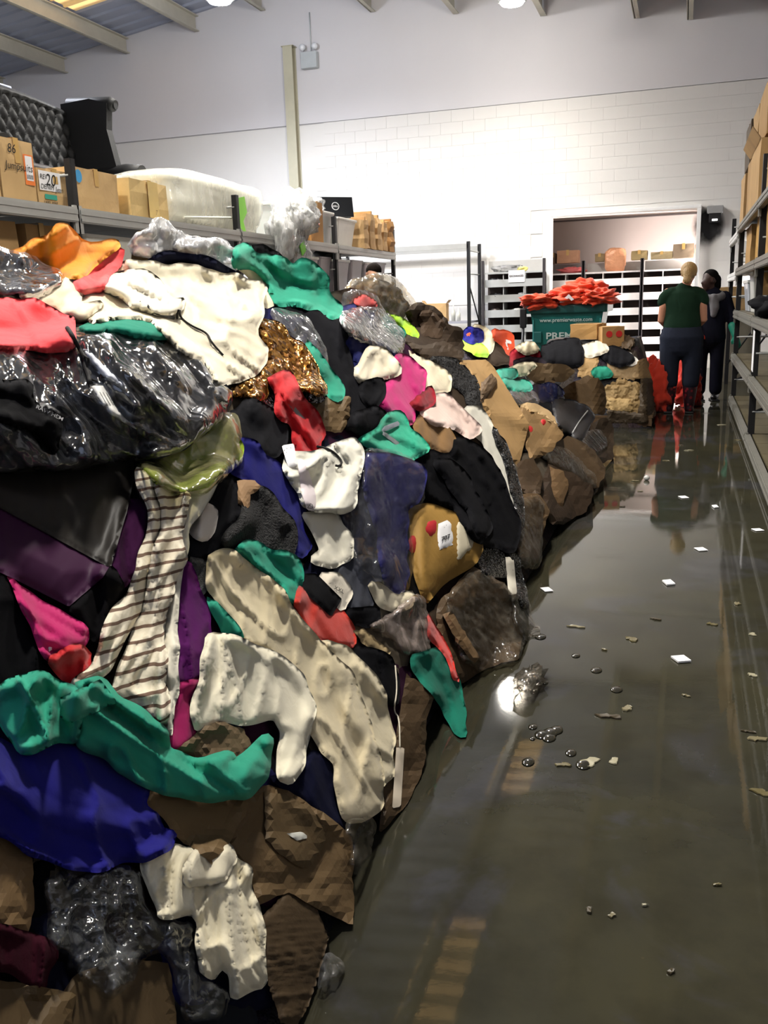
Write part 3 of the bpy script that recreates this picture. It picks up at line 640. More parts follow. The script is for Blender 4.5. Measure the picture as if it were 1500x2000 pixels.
# ------------------------------------------------------------------ pigeonhole shelves
def pigeon(label, x0, x1, yf, rows, ztop, fm, ndiv, depth=.45, zpit=.2855, top=None, bandh=.14):
    t = thing('pigeonhole_shelf', ((x0+x1)/2, yf, 0), label, 'shelving')
    dark = plain((78, 70, 66), .8); pm = plain((52, 48, 50), .5)
    for x in (x0, x1): MB().box((x, yf-.01, ztop/2+.12), (.05, .06, ztop+.24)).build('post', pm, t)
    MB().box(((x0+x1)/2, yf+depth, ztop/2), (x1-x0, .02, ztop)).build('back_panel', dark, t)
    for r in range(rows):
        z = ztop-.19-zpit*r
        MB().box(((x0+x1)/2, yf, z), (x1-x0-.05, .02, bandh)).build('front_board', fm, t)
        MB().box(((x0+x1)/2, yf+depth/2, z-bandh/2+.01), (x1-x0-.05, depth-.02, .018)).build('shelf_board', dark, t)
    MB().box(((x0+x1)/2, yf, ztop), (x1-x0-.05, .03, .03)).build('front_board', fm, t); MB().box(((x0+x1)/2, yf+depth/2, ztop), (x1-x0-.05, depth, .018)).build('shelf_board', fm, t)
    for k in range(1, ndiv):
        x = x0+(x1-x0)*k/ndiv; MB().box((x, yf+depth/2, ztop/2), (.016, depth-.03, ztop)).build('divider', fm, t)
    if top: MB().box(((x0+x1)/2, yf+depth-.02, ztop+top/2), (x1-x0-.05, .02, top)).build('upstand_panel', plain((176, 174, 170), .6), t)
    return t
shm = plain((168, 170, 168), .5); shw = plain((236, 228, 224), .5)
ts = pigeon('grey pigeonhole shelf with a paper sign saying EXCHANGES', -3.75, -2.58, 17.72, 7, 1.87, shm, 3, top=.24)
MB().box((-3.1, 17.7, 1.8), (.31, .004, .22)).build('paper_sign', PAPER, ts); text3d('sign_lettering', 'EXCHANGES', (-3.235, 17.69, 1.79), (.05, 0, 0), (0, 0, .05), INK, ts, .03, 0, .27)
pigeon('brightly lit white pigeonhole shelf left of the bin in the back room', -2.66, -1.98, 18.85, 7, 1.83, shw, 2, top=.2); pigeon('brightly lit white pigeonhole shelf in the middle of the doorway', -1.96, -.86, 18.85, 7, 1.83, shw, 3, top=.2); pigeon('brightly lit white pigeonhole shelf behind the woman in green', -.84, .3, 18.85, 7, 1.83, shw, 3, top=.2)
ZB = 2.05
for lb, x, w_, h_, col, y in (('opened pinkish carton on the shelf top by the door jamb', -2.3, .42, .24, (196, 150, 118), 19.15), ('tiny dark carton at the jamb end of the shelf top', -2.6, .1, .2, (120, 96, 76), 19.2), ('small olive carton left of the copper bag', -1.68, .18, .15, (150, 130, 96), 19.2), ('olive carton right of the copper bag', -.92, .3, .17, (158, 138, 96), 19.15), ('low olive carton in the middle of the shelf top', -.5, .4, .13, (150, 134, 100), 19.15), ('carton with a smeared black lid on the shelf top', -.1, .38, .26, (128, 112, 92), 19.15), ('pink carton behind the head of the woman in green', .26, .3, .24, (190, 136, 106), 19.15)):
    carton(lb, (x, y, ZB), (w_, .34, h_), 0, col, 'cartons on the bright shelf top', tape='y')
t = thing('copper_bag', (-1.37, 18.98, 1.84), 'shiny copper coloured plastic bag standing on the bright shelf', 'bag')
o = blobby('bag_body', (-1.37, 18.98, 2.06), (.2, .1, .23), plain((226, 160, 118), .3, .1, .6, (18, .8, .02)), t, 28, 16, 3, .08, 4, 3.6, 1.84)
# small bagged shoes and clothes in the pigeonholes
for k, (x, r, w_, col) in enumerate(((-3.52, 0, .26, (90, 90, 92)), (-3.52, 1, .28, (60, 60, 62)), (-3.0, 1, .16, (150, 150, 150)), (-3.1, 2, .26, (215, 212, 205)), (-3.55, 2, .2, (120, 110, 104)))):
    z = 1.87-.19-.2855*r-.05; o = blobby('bagged_item', (x, 17.86, z+.075), (w_/2, .12, .07), plain(col, .3), None, 20, 10, k, .3, 4, 2.2, z+.006)
    tag(o, ['bagged black and white shoe in the top left pigeonhole', 'bagged dark shoes in the second pigeonhole row', 'shiny bag beside the EXCHANGES sign one row down', 'white folded garment in the third pigeonhole row', 'flat dark garment in the third pigeonhole row'][k], 'bag', 'bagged items in the grey pigeonholes')
o = blobby('plastic_wrap', (-3.3, 17.85, 1.95), (.3, .14, .07), film((225, 225, 225), .2, .7), None, 24, 10, 3, .3, 4, 2.2, 1.885); tag(o, 'clear plastic wrap lying on top of the grey pigeonhole shelf', 'plastic wrap')
o = blobby('yellow_packet', (-3.0, 17.82, 1.93), (.1, .1, .045), plain((222, 210, 120), .5), None, 18, 10, 5, .25, 4, 2.2, 1.885); tag(o, 'pale yellow packet on the grey pigeonhole shelf above the sign', 'packet')
o = blobby('pink_packets', (-2.2, 19.0, 1.9), (.25, .12, .06), plain((226, 110, 110), .4), None, 24, 10, 6, .3, 4, 2.2, 1.846); tag(o, 'crumpled pink packet on the bright shelf by the jamb', 'packet')

# ------------------------------------------------------------------ waste bin with orange bags
t = thing('waste_bin', (-1.75, 14.95, 0), 'green four wheeled waste bin with white lettering', 'bin')
BG = plain((22, 108, 102), .4, 0, .5, None, .08); BY = 14.4; bx0, bx1 = -2.3, -1.2
b = MB(); n = 0
def brect(x0, x1, y0, y1, z): return [(x0, y0, z), (x1, y0, z), (x1, y1, z), (x0, y1, z)]
lv = [brect(bx0+.1, bx1-.1, BY+.1, BY+.85, .2), brect(bx0+.03, bx1-.03, BY+.02, BY+.96, .95), brect(bx0, bx1, BY, BY+1.0, 1.14), brect(bx0+.04, bx1-.04, BY+.04, BY+.96, 1.14), brect(bx0+.14, bx1-.14, BY+.14, BY+.81, .24)]
vs = sum(lv, []); fs = [(3, 2, 1, 0), (16, 17, 18, 19)]
for i in range(4):
    for k in range(4): fs.append((i*4+k, i*4+(k+1) % 4, (i+1)*4+(k+1) % 4, (i+1)*4+k))
b.add(vs, fs).build('bin_body', BG, t)
b = MB()
for c, d in ((((bx0+bx1)/2, BY-.02, 1.2), (bx1-bx0+.1, .08, .12)), (((bx0+bx1)/2, BY+1.02, 1.2), (bx1-bx0+.1, .08, .12)), ((bx0-.03, BY+.5, 1.2), (.08, 1.1, .12)), ((bx1+.03, BY+.5, 1.2), (.08, 1.1, .12))): b.box(c, d, None, .02)
b.build('rim', plain((20, 86, 82), .4), t)
for x in (bx0+.2, bx1-.2):
    for y in (BY+.2, BY+.75): MB().tube([(x-.03, y, .1), (x+.03, y, .1)], .1, 16).build('wheel', BLACKM, t)
for x in (bx0+.04, bx1-.04): MB().box((x, BY+.0, .8), (.02, .02, .5)).build('corner_rib', plain((70, 160, 158), .4), t)
WL = plain((196, 214, 208), .6)
text3d('web_address', 'www.premierwaste.com', (-2.16, BY-.006, 1.01), (.085, -.0, 0), (0, -.001, .085), WL, t, .012, 0, .80)
text3d('company_name', 'PREMIER', (-2.06, BY+.027, .75), (.14, 0, 0), (0, -.01, .14), WL, t, .02, 0, .66)
MB().box((-2.19, BY+.0, .78), (.12, .03, .17), None, .01).build('moulded_panel', plain((26, 100, 96), .45), t)
def bagsheet(label, c, r, seed, col=(228, 74, 34), amp=.35, flat=None, name='orange_bag', group='orange carrier bags', cat='bag', white=None):
    t = thing(name, (c[0], c[1], c[2]-r[2]), label, cat, group); blobby('bag_fabric', c, r, cloth(col, 0, .7, .9), t, 44, 26, seed, amp, 5, 2.6, flat)
    if white: MB().add([Vector(p) for p in white], [tuple(range(len(white)))]).build('white_logo', PAPER, t)
    return t
bagsheet('crumpled orange bag drooping over the left rim of the bin', (-2.16, BY+.12, 1.33), (.26, .3, .1), 2)
bagsheet('orange bag lying in the middle of the bin with a white V logo', (-1.72, BY+.2, 1.36), (.3, .34, .13), 4, white=[(-1.84, BY-.16, 1.3), (-1.78, BY-.16, 1.3), (-1.7, BY-.16, 1.36), (-1.66, BY-.16, 1.32), (-1.62, BY-.16, 1.34), (-1.7, BY-.16, 1.42)])
bagsheet('highest orange bag peaking above the bin', (-1.5, BY+.3, 1.46), (.3, .3, .15), 7)
bagsheet('orange bag spilling over the right corner of the bin', (-1.28, BY+.1, 1.36), (.24, .3, .11), 9)
t = thing('squeegee', (-2.42, 14.2, 0), 'black handled squeegee leaning at the left side of the bin', 'tool')
MB().tube([(-2.42, 14.2, .02), (-2.4, 14.3, .95)], .022, 8).build('handle', BLACKM, t); MB().box((-2.4, 14.3, 1.08), (.1, .06, .3), None, .02).build('grip', BLACKM, t)

# ------------------------------------------------------------------ tufted sofa on the left rack
def sofa():
    L = plain((30, 31, 33), .6, 0, .25, (30, .25, .004), .15, 3); L2 = plain((40, 35, 37), .6, 0, .25, (30, .25, .004), .15, 3)
    x0 = -5.45; y0, y1 = 6.6, 8.75; z0 = ZD+.002; t = thing('sofa', (-5.9, 7.7, z0), 'black tufted leather wing sofa up on the left rack', 'sofa')
    MB().box((-5.9, (y0+y1)/2, z0+.2), (.85, y1-y0-.1, .22), None, .03).build('base', L, t)
    for x in (-5.55, -6.25):
        for y in (y0+.12, y1-.12): MB().tube([(x, y, z0), (x, y, z0+.1)], [.022, .035], 10).build('foot', plain((40, 26, 18), .4), t)
    n = 3; w_ = (y1-y0-.36)/n
    for k in range(n):
        blobby('seat_cushion', (-5.82, y0+.18+w_*(k+.5), z0+.40), (.4, w_/2-.004, .115), L2, t, 32, 16, k, .02, 3, 5)
    # buttoned backrest
    NY, NZ = 120, 56; hb = .98; zb = z0+.4; vs, fs = [], []
    dy, dz = .135, .115
    btn = []
    for j in range(8):
        for i in range(18):
            yy = y0+.12+(i+(.5 if j % 2 else 0))*dy; zz = zb+.1+j*dz
            if yy < y1-.1 and zz < zb+hb*.88: btn.append((yy, zz))
    B = np.array(btn)
    for a in range(NZ+1):
        for c in range(NY+1):
            f = a/NZ; y = y0+.06+(y1-y0-.12)*c/NY
            crown = hb*(.93+.07*math.sin(math.pi*(c/NY))) ; z = zb+crown*f
            x = -6.13-.14*f
            u = (y-(y0+.12))/dy; v = (z-(zb+.1))/dz
            p1 = (u+v/2) % 1; p2 = (u-v/2) % 1
            pil = (math.sin(math.pi*p1)*math.sin(math.pi*p2))**.55 if f < .9 else 1
            x += .055*pil*min(1, (1-f)*9+.25)-.03
            if f > .93: x -= .09*((f-.93)/.07)**2
            vs.append((x, y, z))
    for a in range(NZ):
        for c in range(NY): q = a*(NY+1)+c; fs.append((q, q+1, q+NY+2, q+NY+1))
    bo = MB().add(vs, fs, True).build('backrest', L, t)
    MB().box((-6.33, (y0+y1)/2, zb+.4), (.16, y1-y0-.14, .86), Matrix.Rotation(R(-8), 3, 'Y'), .03).build('back_shell', L, t)
    for yy, zz in btn:
        if yy > y0+.6: MB().ball((-6.155-.14*(zz-zb)/hb, yy, zz), (.014, .014, .014), 8, 5).build('button', L, bo)
    # wings and scrolled arms
    for s, yc in ((-1, y0+.07), (1, y1-.07)):
        b = MB(); prof = [(-6.2, .5), (-6.3, 1.0), (-6.3, 1.34), (-5.95, 1.36), (-5.74, 1.3), (-5.77, 1.05), (-5.68, .62), (-5.66, .5)]
        vs = [(x, yc-.05, z0+z) for x, z in prof]+[(x, yc+.05, z0+z) for x, z in prof]; m_ = len(prof)
        b.add(vs, [tuple(range(m_))[::-1], tuple(range(m_, 2*m_))]+[(k, (k+1) % m_, m_+(k+1) % m_, m_+k) for k in range(m_)]).build('wing', L, t)
        wr = MB(); wr.tube([(-6.25, yc+s*.03, z0+1.34), (-5.74, yc+s*.03, z0+1.3), (-5.7, yc+s*.03, z0+1.28)], [.07, .075, .06], 16); ro = wr.build('wing_roll', L, t); MB().tube([(-5.701, yc+s*.03, z0+1.28), (-5.685, yc+s*.03, z0+1.28)], .035, 14).build('scroll_button', L, ro)
        b = MB(); b.box((-5.85, yc, z0+.4), (.8, .14, .36), None, .03); b.build('arm_panel', L, t)
        ar = MB(); ar.tube([(-6.1, yc+s*.02, z0+.6), (-5.6, yc+s*.02, z0+.6), (-5.44, yc+s*.02, z0+.58)], [.1, .11, .105], 18); ao = ar.build('arm_roll', L, t); MB().tube([(-5.441, yc+s*.02, z0+.58), (-5.425, yc+s*.02, z0+.58)], .05, 14).build('scroll_button', L, ao)
sofa()
t = thing('parcel', (-6.55, 7.95, ZD), 'blue and white parcel sticking up behind the sofa back', 'parcel'); MB().box((-6.56, 8.0, ZD+.72), (.12, .3, 1.44), None, .01).build('parcel_body', plain((190, 200, 225), .4), t)
# ------------------------------------------------------------------ the heap: shape of the mass under the clothes
HY = np.array([-1.0, .5, 1.5, 2.2, 3.0, 3.8, 4.6, 5.5, 6.5, 7.2, 8.0, 8.8, 9.25])
HX0 = np.array([-.60, -.62, -.66, -.70, -.70, -.64, -.64, -.62, -.54, -.54, -.57, -.62, -.64])
HZC = np.array([1.46, 1.47, 1.48, 1.48, 1.47, 1.44, 1.32, 1.30, 1.08, .90, .74, .55, .05])
HXC = -1.75
def h_main(X, Y):
    x0 = np.interp(Y, HY, HX0); zc = np.interp(Y, HY, HZC)
    t = np.clip((x0-X)/(x0-HXC), 0, 1); z = zc*(1-(1-t)**1.75)
    back = np.clip((HXC-X)/1.55, 0, 1); z = np.where(X < HXC, zc*(1-back**1.7), z)
    return np.where((Y > HY[-1]) | (Y < HY[0]), 0, z)
def h_pallet(X, Y):   # wet cartons piled on a pallet
    a = np.clip(np.minimum(X+1.62, -.3-X)/.16, 0, 1); b_ = np.clip(np.minimum(Y-9.88, 11.5-Y)/.2, 0, 1)
    return .92*np.sqrt(np.clip(a*b_, 0, 1))*np.clip(.62+.38*np.clip((Y-9.9)/.7, 0, 1), 0, 1)
def h_back(X, Y):     # low pile behind, towards the left rack
    r = np.sqrt(((X+2.35)/.95)**2+((Y-10.2)/1.9)**2); return .92*np.clip(1-r**2.4, 0, 1)
GS = 8; GX0, GY0, GX1, GY1 = -240, 300, 1500, 2240
gx = np.arange(GX0, GX1+1, GS); gy = np.arange(GY0, GY1+1, GS)
GXX, GYY = np.meshgrid(gx, gy)
RAYS = fw[None, None]*F + (GXX[..., None]-750)*CR - (GYY[..., None]-1000)*CU
RAYS = RAYS/np.linalg.norm(RAYS, axis=-1, keepdims=True)
def march(h, d0, d1, n):
    ds = np.linspace(d0, d1, n); hit = np.zeros(GXX.shape); prev = None; pd = None
    for d in ds:
        P = CP+RAYS*d; s = P[..., 2]-h(P[..., 0], P[..., 1])
        s = np.where(P[..., 2] < 0, 9, s)
        if prev is not None:
            m = (s <= 0) & (hit == 0) & (prev > 0) & (prev < 8)
            hit[m] = (pd+(d-pd)*prev/(prev-s+1e-9))[m]
        prev = s; pd = d
    # carry the surface a little past its outline
    w_ = np.where(hit > 0, 1/np.maximum(hit, 1e-6), 0); ok = hit > 0
    for it in range(46):
        acc = np.zeros_like(w_); cn = np.zeros_like(w_)
        for dy, dx in ((0, 1), (0, -1), (1, 0), (-1, 0)):
            r = np.roll(w_, (dy, dx), (0, 1)); k = np.roll(ok, (dy, dx), (0, 1)).astype(float)
            if dy == 1: k[0] = 0
            if dy == -1: k[-1] = 0
            if dx == 1: k[:, 0] = 0
            if dx == -1: k[:, -1] = 0
            acc += r*k; cn += k
        new = (~ok) & (cn > 0); w_ = np.where(new, acc/np.maximum(cn, 1), w_); ok = ok | new
    w_ = np.where(ok, w_, 1/9.)
    for it in range(3):
        q = np.pad(w_, 1, mode='edge'); w_ = (q[1:-1, 1:-1]*2+q[:-2, 1:-1]+q[2:, 1:-1]+q[1:-1, :-2]+q[1:-1, 2:])/6
    return 1/w_, hit
ZONE = {}
for zn, h, a, b_, n in (('main', h_main, .6, 11, 420), ('pallet', h_pallet, 9, 12.5, 160), ('back', h_back, 7.5, 13, 160)):
    ZONE[zn] = march(h, a, b_, n)
BS = 4; bufx = np.arange(GX0, GX1+1, BS); bufy = np.arange(GY0, GY1+1, BS)
def bil(G, x, y, st):
    u = np.clip((np.asarray(x, float)-GX0)/st, 0, G.shape[1]-1.001); v = np.clip((np.asarray(y, float)-GY0)/st, 0, G.shape[0]-1.001)
    i = u.astype(int); j = v.astype(int); a = u-i; b_ = v-j
    return (G[j, i]*(1-a)+G[j, i+1]*a)*(1-b_)+(G[j+1, i]*(1-a)+G[j+1, i+1]*a)*b_
BXX, BYY = np.meshgrid(bufx, bufy)
BUF = np.full(BXX.shape, 99.)
for zn in ZONE:
    hit = ZONE[zn][1]; hh = np.where(hit > 0, hit, 99.); BUF = np.minimum(BUF, bil(hh, BXX, BYY, GS)+.02)
# solid cores
corem, nt, p = newmat('sodden_clothes'); co = coord(nt)
v = nd(nt, 'ShaderNodeTexVoronoi', i_Scale=5.5); nt.links.new(co, v.inputs['Vector']); sp = nd(nt, 'ShaderNodeSeparateColor'); nt.links.new(v.outputs['Color'], sp.inputs[0])
nt.links.new(ramp(nt, sp.outputs[0], [(0, (.012, .012, .014)), (.35, (.02, .018, .02)), (.5, (.075, .05, .03)), (.7, (.015, .015, .03)), (.9, (.03, .012, .02)), (1, (.12, .1, .08))]), p.inputs['Base Color'])
p.inputs['Roughness'].default_value = .8; nt.links.new(bump(nt, noise(nt, co, 9, 5, .6, 1.5), 1, .06), p.inputs['Normal'])
def core(h, x0, x1, y0, y1, st, label, shrink):
    xs = np.arange(x0, x1+st/2, st); ys = np.arange(y0, y1+st/2, st); X, Y = np.meshgrid(xs, ys); rr = np.random.RandomState(5)
    Z = np.maximum(h(X+shrink, Y)-shrink*.6, -.02) if shrink else h(X, Y); Z = Z+np.where(Z > .05, vnoise(X/.18, Y/.18, 7)*.05-.03, 0)
    n = len(xs); vs = np.stack([X, Y, np.maximum(Z, .002)], -1).reshape(-1, 3).tolist()
    fs = [(j*n+i, j*n+i+1, (j+1)*n+i+1, (j+1)*n+i) for j in range(len(ys)-1) for i in range(n-1) if max(Z[j, i], Z[j, i+1], Z[j+1, i], Z[j+1, i+1]) > .01]
    o = MB().add(vs, fs, True).build('clothes_heap', corem); tag(o, label, 'heap', kind='stuff'); return o
def vnoise(x, y, seed):
    x = np.asarray(x, float); y = np.asarray(y, float); i = np.floor(x).astype(int); j = np.floor(y).astype(int); a = x-i; b_ = y-j; a = a*a*(3-2*a); b_ = b_*b_*(3-2*b_)
    def hsh(i, j):
        k = (i*374761393+j*668265263+seed*974711) & 0xffffffff; k = ((k ^ (k >> 13))*1274126177) & 0xffffffff; return ((k ^ (k >> 16)) & 0xffff)/65535.
    return (hsh(i, j)*(1-a)+hsh(i+1, j)*a)*(1-b_)+(hsh(i, j+1)*(1-a)+hsh(i+1, j+1)*a)*b_
CORE = core(h_main, -3.4, -.5, -.9, 9.3, .06, 'sodden dark mass of clothes inside the long heap', .07)
core(h_pallet, -1.7, -.25, 9.8, 11.6, .05, 'wet cardboard mass piled on the wooden pallet', .04)
core(h_back, -3.4, -1.3, 8.2, 12.2, .07, 'low dark pile behind the long heap', .05)

def chaikin(P, it):
    P = np.asarray(P, float)
    for _ in range(it):
        Q = np.roll(P, -1, 0); P = np.stack([P*.86+Q*.14, P*.14+Q*.86], 1).reshape(-1, 2)
    return P
def resample(P, st):
    Q = np.vstack([P, P[:1]]); L = np.linalg.norm(np.diff(Q, axis=0), axis=1); c = np.concatenate([[0], np.cumsum(L)]); n = max(6, int(c[-1]/st)); t = np.arange(n)*c[-1]/n
    return np.stack([np.interp(t, c, Q[:, 0]), np.interp(t, c, Q[:, 1])], 1)
def inside(P, x, y):
    r = np.zeros(np.shape(x), bool); n = len(P); j = n-1
    for i in range(n):
        xi, yi = P[i]; xj, yj = P[j]; c = ((yi > y) != (yj > y)) & (x < (xj-xi)*(y-yi)/(yj-yi+1e-12)+xi); r ^= c; j = i
    return r
def edged(P, x, y):
    d = np.full(np.shape(x), 1e9); n = len(P)
    for i in range(n):
        a = P[i]; b_ = P[(i+1) % n]; ab = b_-a; L = ab@ab+1e-9; t = np.clip(((x-a[0])*ab[0]+(y-a[1])*ab[1])/L, 0, 1)
        d = np.minimum(d, np.hypot(x-a[0]-t*ab[0], y-a[1]-t*ab[1]))
    return d
def dirs(x, y):
    r = fw*F + np.asarray(x)[..., None]*CR-750*CR - (np.asarray(y)[..., None]-1000)*CU; return r/np.linalg.norm(r, axis=-1, keepdims=True)
SEED = [100]
def sheet_obj(name, poly, mat, parent=None, zone='main', T=.035, rad=.03, th=90, lam=.075, A=.012, fan=None, crum=0., cs=.07, tear=0., st=6.5, smooth=1, gap=.008, skirt=True, dist=None, flat=False, lim=1.3, ridges=(), label=None, cat=None, group=None, bufup=True, bulge=0., puff=0, wave=1., grow=None, sink=0.):
    """one draped piece lying on the heap: outline -> piece resting on what is already there, with folds"""
    global BUF
    if not puff: T *= .3; rad *= .35
    A *= 1.9
    SEED[0] += 1; sd = SEED[0]; rr = np.random.RandomState(sd)
    P = chaikin(poly, 1 if smooth == 1 else smooth) if smooth else np.asarray(poly, float)
    B = resample(P, st)
    if tear:
        nrm = B-B.mean(0); nrm /= np.linalg.norm(nrm, axis=1, keepdims=True)+1e-6; B = B+nrm*(rr.rand(len(B), 1)-.5)*2*tear
    if grow is None: grow = 4.5 if (smooth and A > .004) else 0
    if grow:
        ar = np.sum(B[:, 0]*np.roll(B[:, 1], -1)-np.roll(B[:, 0], -1)*B[:, 1]); nrm = np.roll(B, -1, 0)-np.roll(B, 1, 0); nrm = np.stack([nrm[:, 1], -nrm[:, 0]], 1)*(1 if ar > 0 else -1); nrm /= np.linalg.norm(nrm, axis=1, keepdims=True)+1e-6; B = B+nrm*grow
    if wave and smooth and A > .004:
        m0 = 1/F*float(np.median(bil(ZONE[zone][0], B[:, 0], B[:, 1], GS))) if dist is None else dist/F
        nrm = np.roll(B, -1, 0)-np.roll(B, 1, 0); nrm = np.stack([nrm[:, 1], -nrm[:, 0]], 1); nrm /= np.linalg.norm(nrm, axis=1, keepdims=True)+1e-6
        tt = np.arange(len(B))*st*m0; am = (vnoise(tt/.045, tt*0+sd, sd+9)-.5)*.016+(vnoise(tt/.12, tt*0+sd, sd+8)-.5)*.014
        B = B+nrm*(wave*am/m0)[:, None]
    x0, y0 = B.min(0); x1, y1 = B.max(0)
    area = .5*abs(np.sum(B[:, 0]*np.roll(B[:, 1], -1)-np.roll(B[:, 0], -1)*B[:, 1]))
    ZD_ = ZONE[zone][0]
    c = B.mean(0)
    # interior points
    hx, hy = np.meshgrid(np.arange(x0, x1, st), np.arange(y0, y1, st*.87)); hx = hx+(np.arange(hx.shape[0]) % 2)[:, None]*st/2
    q = np.stack([hx.ravel(), hy.ravel()], 1)+(rr.rand(hx.size, 2)-.5)*st*.25
    q = q[inside(B, q[:, 0], q[:, 1])]; q = q[edged(B, q[:, 0], q[:, 1]) > st*.55] if len(q) else q
    pts = np.vstack([B, q]); nb = len(B)
    # reference distance and flattening of the overly oblique spread
    d0 = bil(ZD_, pts[:, 0], pts[:, 1], GS) if dist is None else np.full(len(pts), float(dist))
    Dm = float(np.median(d0)); mpp = Dm/F; L = math.sqrt(area)*mpp; Rg = float(np.percentile(d0, 95)-np.percentile(d0, 5)); k = 1.
    if Rg > lim*L+.04: k = (lim*L+.04)/Rg
    def base(x, y):
        d = bil(ZD_, x, y, GS) if dist is None else np.full(np.shape(x), float(dist)); return Dm+k*(d-Dm)+sink
    ix0 = max(0, int((x0-GX0)/BS)-6); ix1 = min(BUF.shape[1], int((x1-GX0)/BS)+8); iy0 = max(0, int((y0-GY0)/BS)-6); iy1 = min(BUF.shape[0], int((y1-GY0)/BS)+8)
    sx, sy = BXX[iy0:iy1, ix0:ix1], BYY[iy0:iy1, ix0:ix1]; sb = BUF[iy0:iy1, ix0:ix1]
    ins = inside(B, sx, sy)
    need = np.where(ins, np.maximum(0, base(sx, sy)-(sb-gap)), 0) if not sink else np.zeros(sx.shape)
    nn = need
    for it in range(2):
        qn = np.pad(nn, 1, mode='edge'); nn = np.max([qn[1:-1, 1:-1], qn[:-2, 1:-1], qn[2:, 1:-1], qn[1:-1, :-2], qn[1:-1, 2:]], axis=0)
    for it in range(9):
        qn = np.pad(nn, 1, mode='edge'); nn = np.maximum(need, (qn[1:-1, 1:-1]+qn[:-2, 1:-1]+qn[2:, 1:-1]+qn[1:-1, :-2]+qn[1:-1, 2:])/5)
    def local(G, x, y):
        u = np.clip((x-sx[0, 0])/BS, 0, G.shape[1]-1.001); v = np.clip((y-sy[0, 0])/BS, 0, G.shape[0]-1.001); i = u.astype(int); j = v.astype(int); a = u-i; b_ = v-j
        return (G[j, i]*(1-a)+G[j, i+1]*a)*(1-b_)+(G[j+1, i]*(1-a)+G[j+1, i+1]*a)*b_
    fanr = float(np.median(np.hypot(B[:, 0]-fan[0], B[:, 1]-fan[1]))) if fan is not None else 1.
    ang = math.radians(th); ca, sa = math.cos(ang), math.sin(ang)
    def disp(x, y):
        e = edged(B, x, y)*mpp; X = (x-c[0])*mpp; Y = (y-c[1])*mpp
        pil = T*(1-np.exp(-e/rad))+bulge*np.sqrt(np.clip(e/(L*.45), 0, 1))
        ef = np.clip(e/.01, 0, 1)*.6+.4
        if fan is not None:
            fx, fy = x-fan[0], y-fan[1]; rad_ = np.hypot(fx, fy)+1; s = np.arctan2(fy, fx)*fanr*mpp*.8; al = rad_*mpp
        else:
            s = -X*sa+Y*ca; al = X*ca+Y*sa
        wv = (vnoise(al/.35+7, s/.25+3, sd)-.5)*.17+(vnoise(al/.1, s/.07, sd+1)-.5)*.018
        f = np.zeros(np.shape(x))
        if A:
            f = A*np.abs(np.sin(math.pi*(s+wv)/lam))**.7*(.2+1.1*vnoise(al/.5, s/.12, sd+2))
            f += A*.4*np.abs(np.sin(math.pi*(s*1.1+wv*1.7+.03)/(lam*.43)))*(vnoise(al/.3, s/.08, sd+3))
            f += A*.7*(vnoise(al/.3, s/.1, sd+4)-.5)
            cr_ = 1-np.abs(2*vnoise((al+wv)/.3, (s+.5*wv)/.055, sd+11)-1); f += A*.9*cr_**5
            cr_ = 1-np.abs(2*vnoise((al*.8+s*.6)/.12, (s*.8-al*.6)/.05, sd+12)-1); f += A*.5*cr_**5
        if crum:
            n1 = np.abs(vnoise(X/cs, Y/cs, sd+5)-.5)*2; n2 = np.abs(vnoise((X+Y)/cs*1.9, (Y-X)/cs*1.9, sd+6)-.5)*2
            f = f+(.6*crum if flat else crum)*(n1+.5*n2)
        for (ax, ay, bx, by, hgt, wdt) in ridges:
            a = np.array([ax, ay]); ab = np.array([bx-ax, by-ay]); t = np.clip(((x-ax)*ab[0]+(y-ay)*ab[1])/(ab@ab), 0, 1); dd = np.hypot(x-ax-t*ab[0], y-ay-t*ab[1])
            f = f+hgt*np.exp(-(dd/wdt)**2)
        return pil+f*ef
    dd = base(pts[:, 0], pts[:, 1])-local(nn, pts[:, 0], pts[:, 1])
    dsp = disp(pts[:, 0], pts[:, 1])
    fin = np.maximum(.55, dd-dsp-.003)
    V = CP+dirs(pts[:, 0], pts[:, 1])*fin[:, None]; V[:, 2] = np.maximum(V[:, 2], .006)
    r = delaunay_2d_cdt([Vector(p_) for p_ in pts], [(i, (i+1) % nb) for i in range(nb)], [], 1, 1e-4)
    vo, fo, ov = r[0], r[2], r[3]
    if len(vo) != len(pts):   # crossing outline: re-evaluate on the solved points
        pts = np.array([v[:] for v in vo]); dd = base(pts[:, 0], pts[:, 1])-local(nn, pts[:, 0], pts[:, 1]); fin = np.maximum(.55, dd-disp(pts[:, 0], pts[:, 1])-.003); V = CP+dirs(pts[:, 0], pts[:, 1])*fin[:, None]; V[:, 2] = np.maximum(V[:, 2], .006); skirt = False
    else:
        # map solved vertices back to ours
        V2 = np.zeros((len(vo), 3)); mp_ = [o_[0] for o_ in ov]; V2[:] = V[mp_]; inv = {m_: i for i, m_ in enumerate(mp_)}; V = V2
    vs = V.tolist(); fs = [tuple(f_[::-1]) for f_ in fo]
    if skirt:
        cz = ZONE[zone][0]; bd = bil(cz, B[:, 0], B[:, 1], GS) if dist is None else np.full(nb, dist+.1)
        Bi = B+(c-B)*.05; sk = np.clip(bd-fin[:nb]+.05, .03, .45)
        W = CP+dirs(Bi[:, 0], Bi[:, 1])*(fin[:nb]+sk)[:, None]; W[:, 2] = np.maximum(W[:, 2], .004); o0 = len(vs); vs += W.tolist()
        sgn = 1
        for i in range(nb):
            j = (i+1) % nb; fs.append((inv[i], o0+i, o0+j, inv[j]))
    if bufup:
        surf = base(sx, sy)-local(nn, sx, sy)-disp(sx, sy)-.003
        BUF[iy0:iy1, ix0:ix1] = np.where(ins, np.minimum(sb, surf), sb)
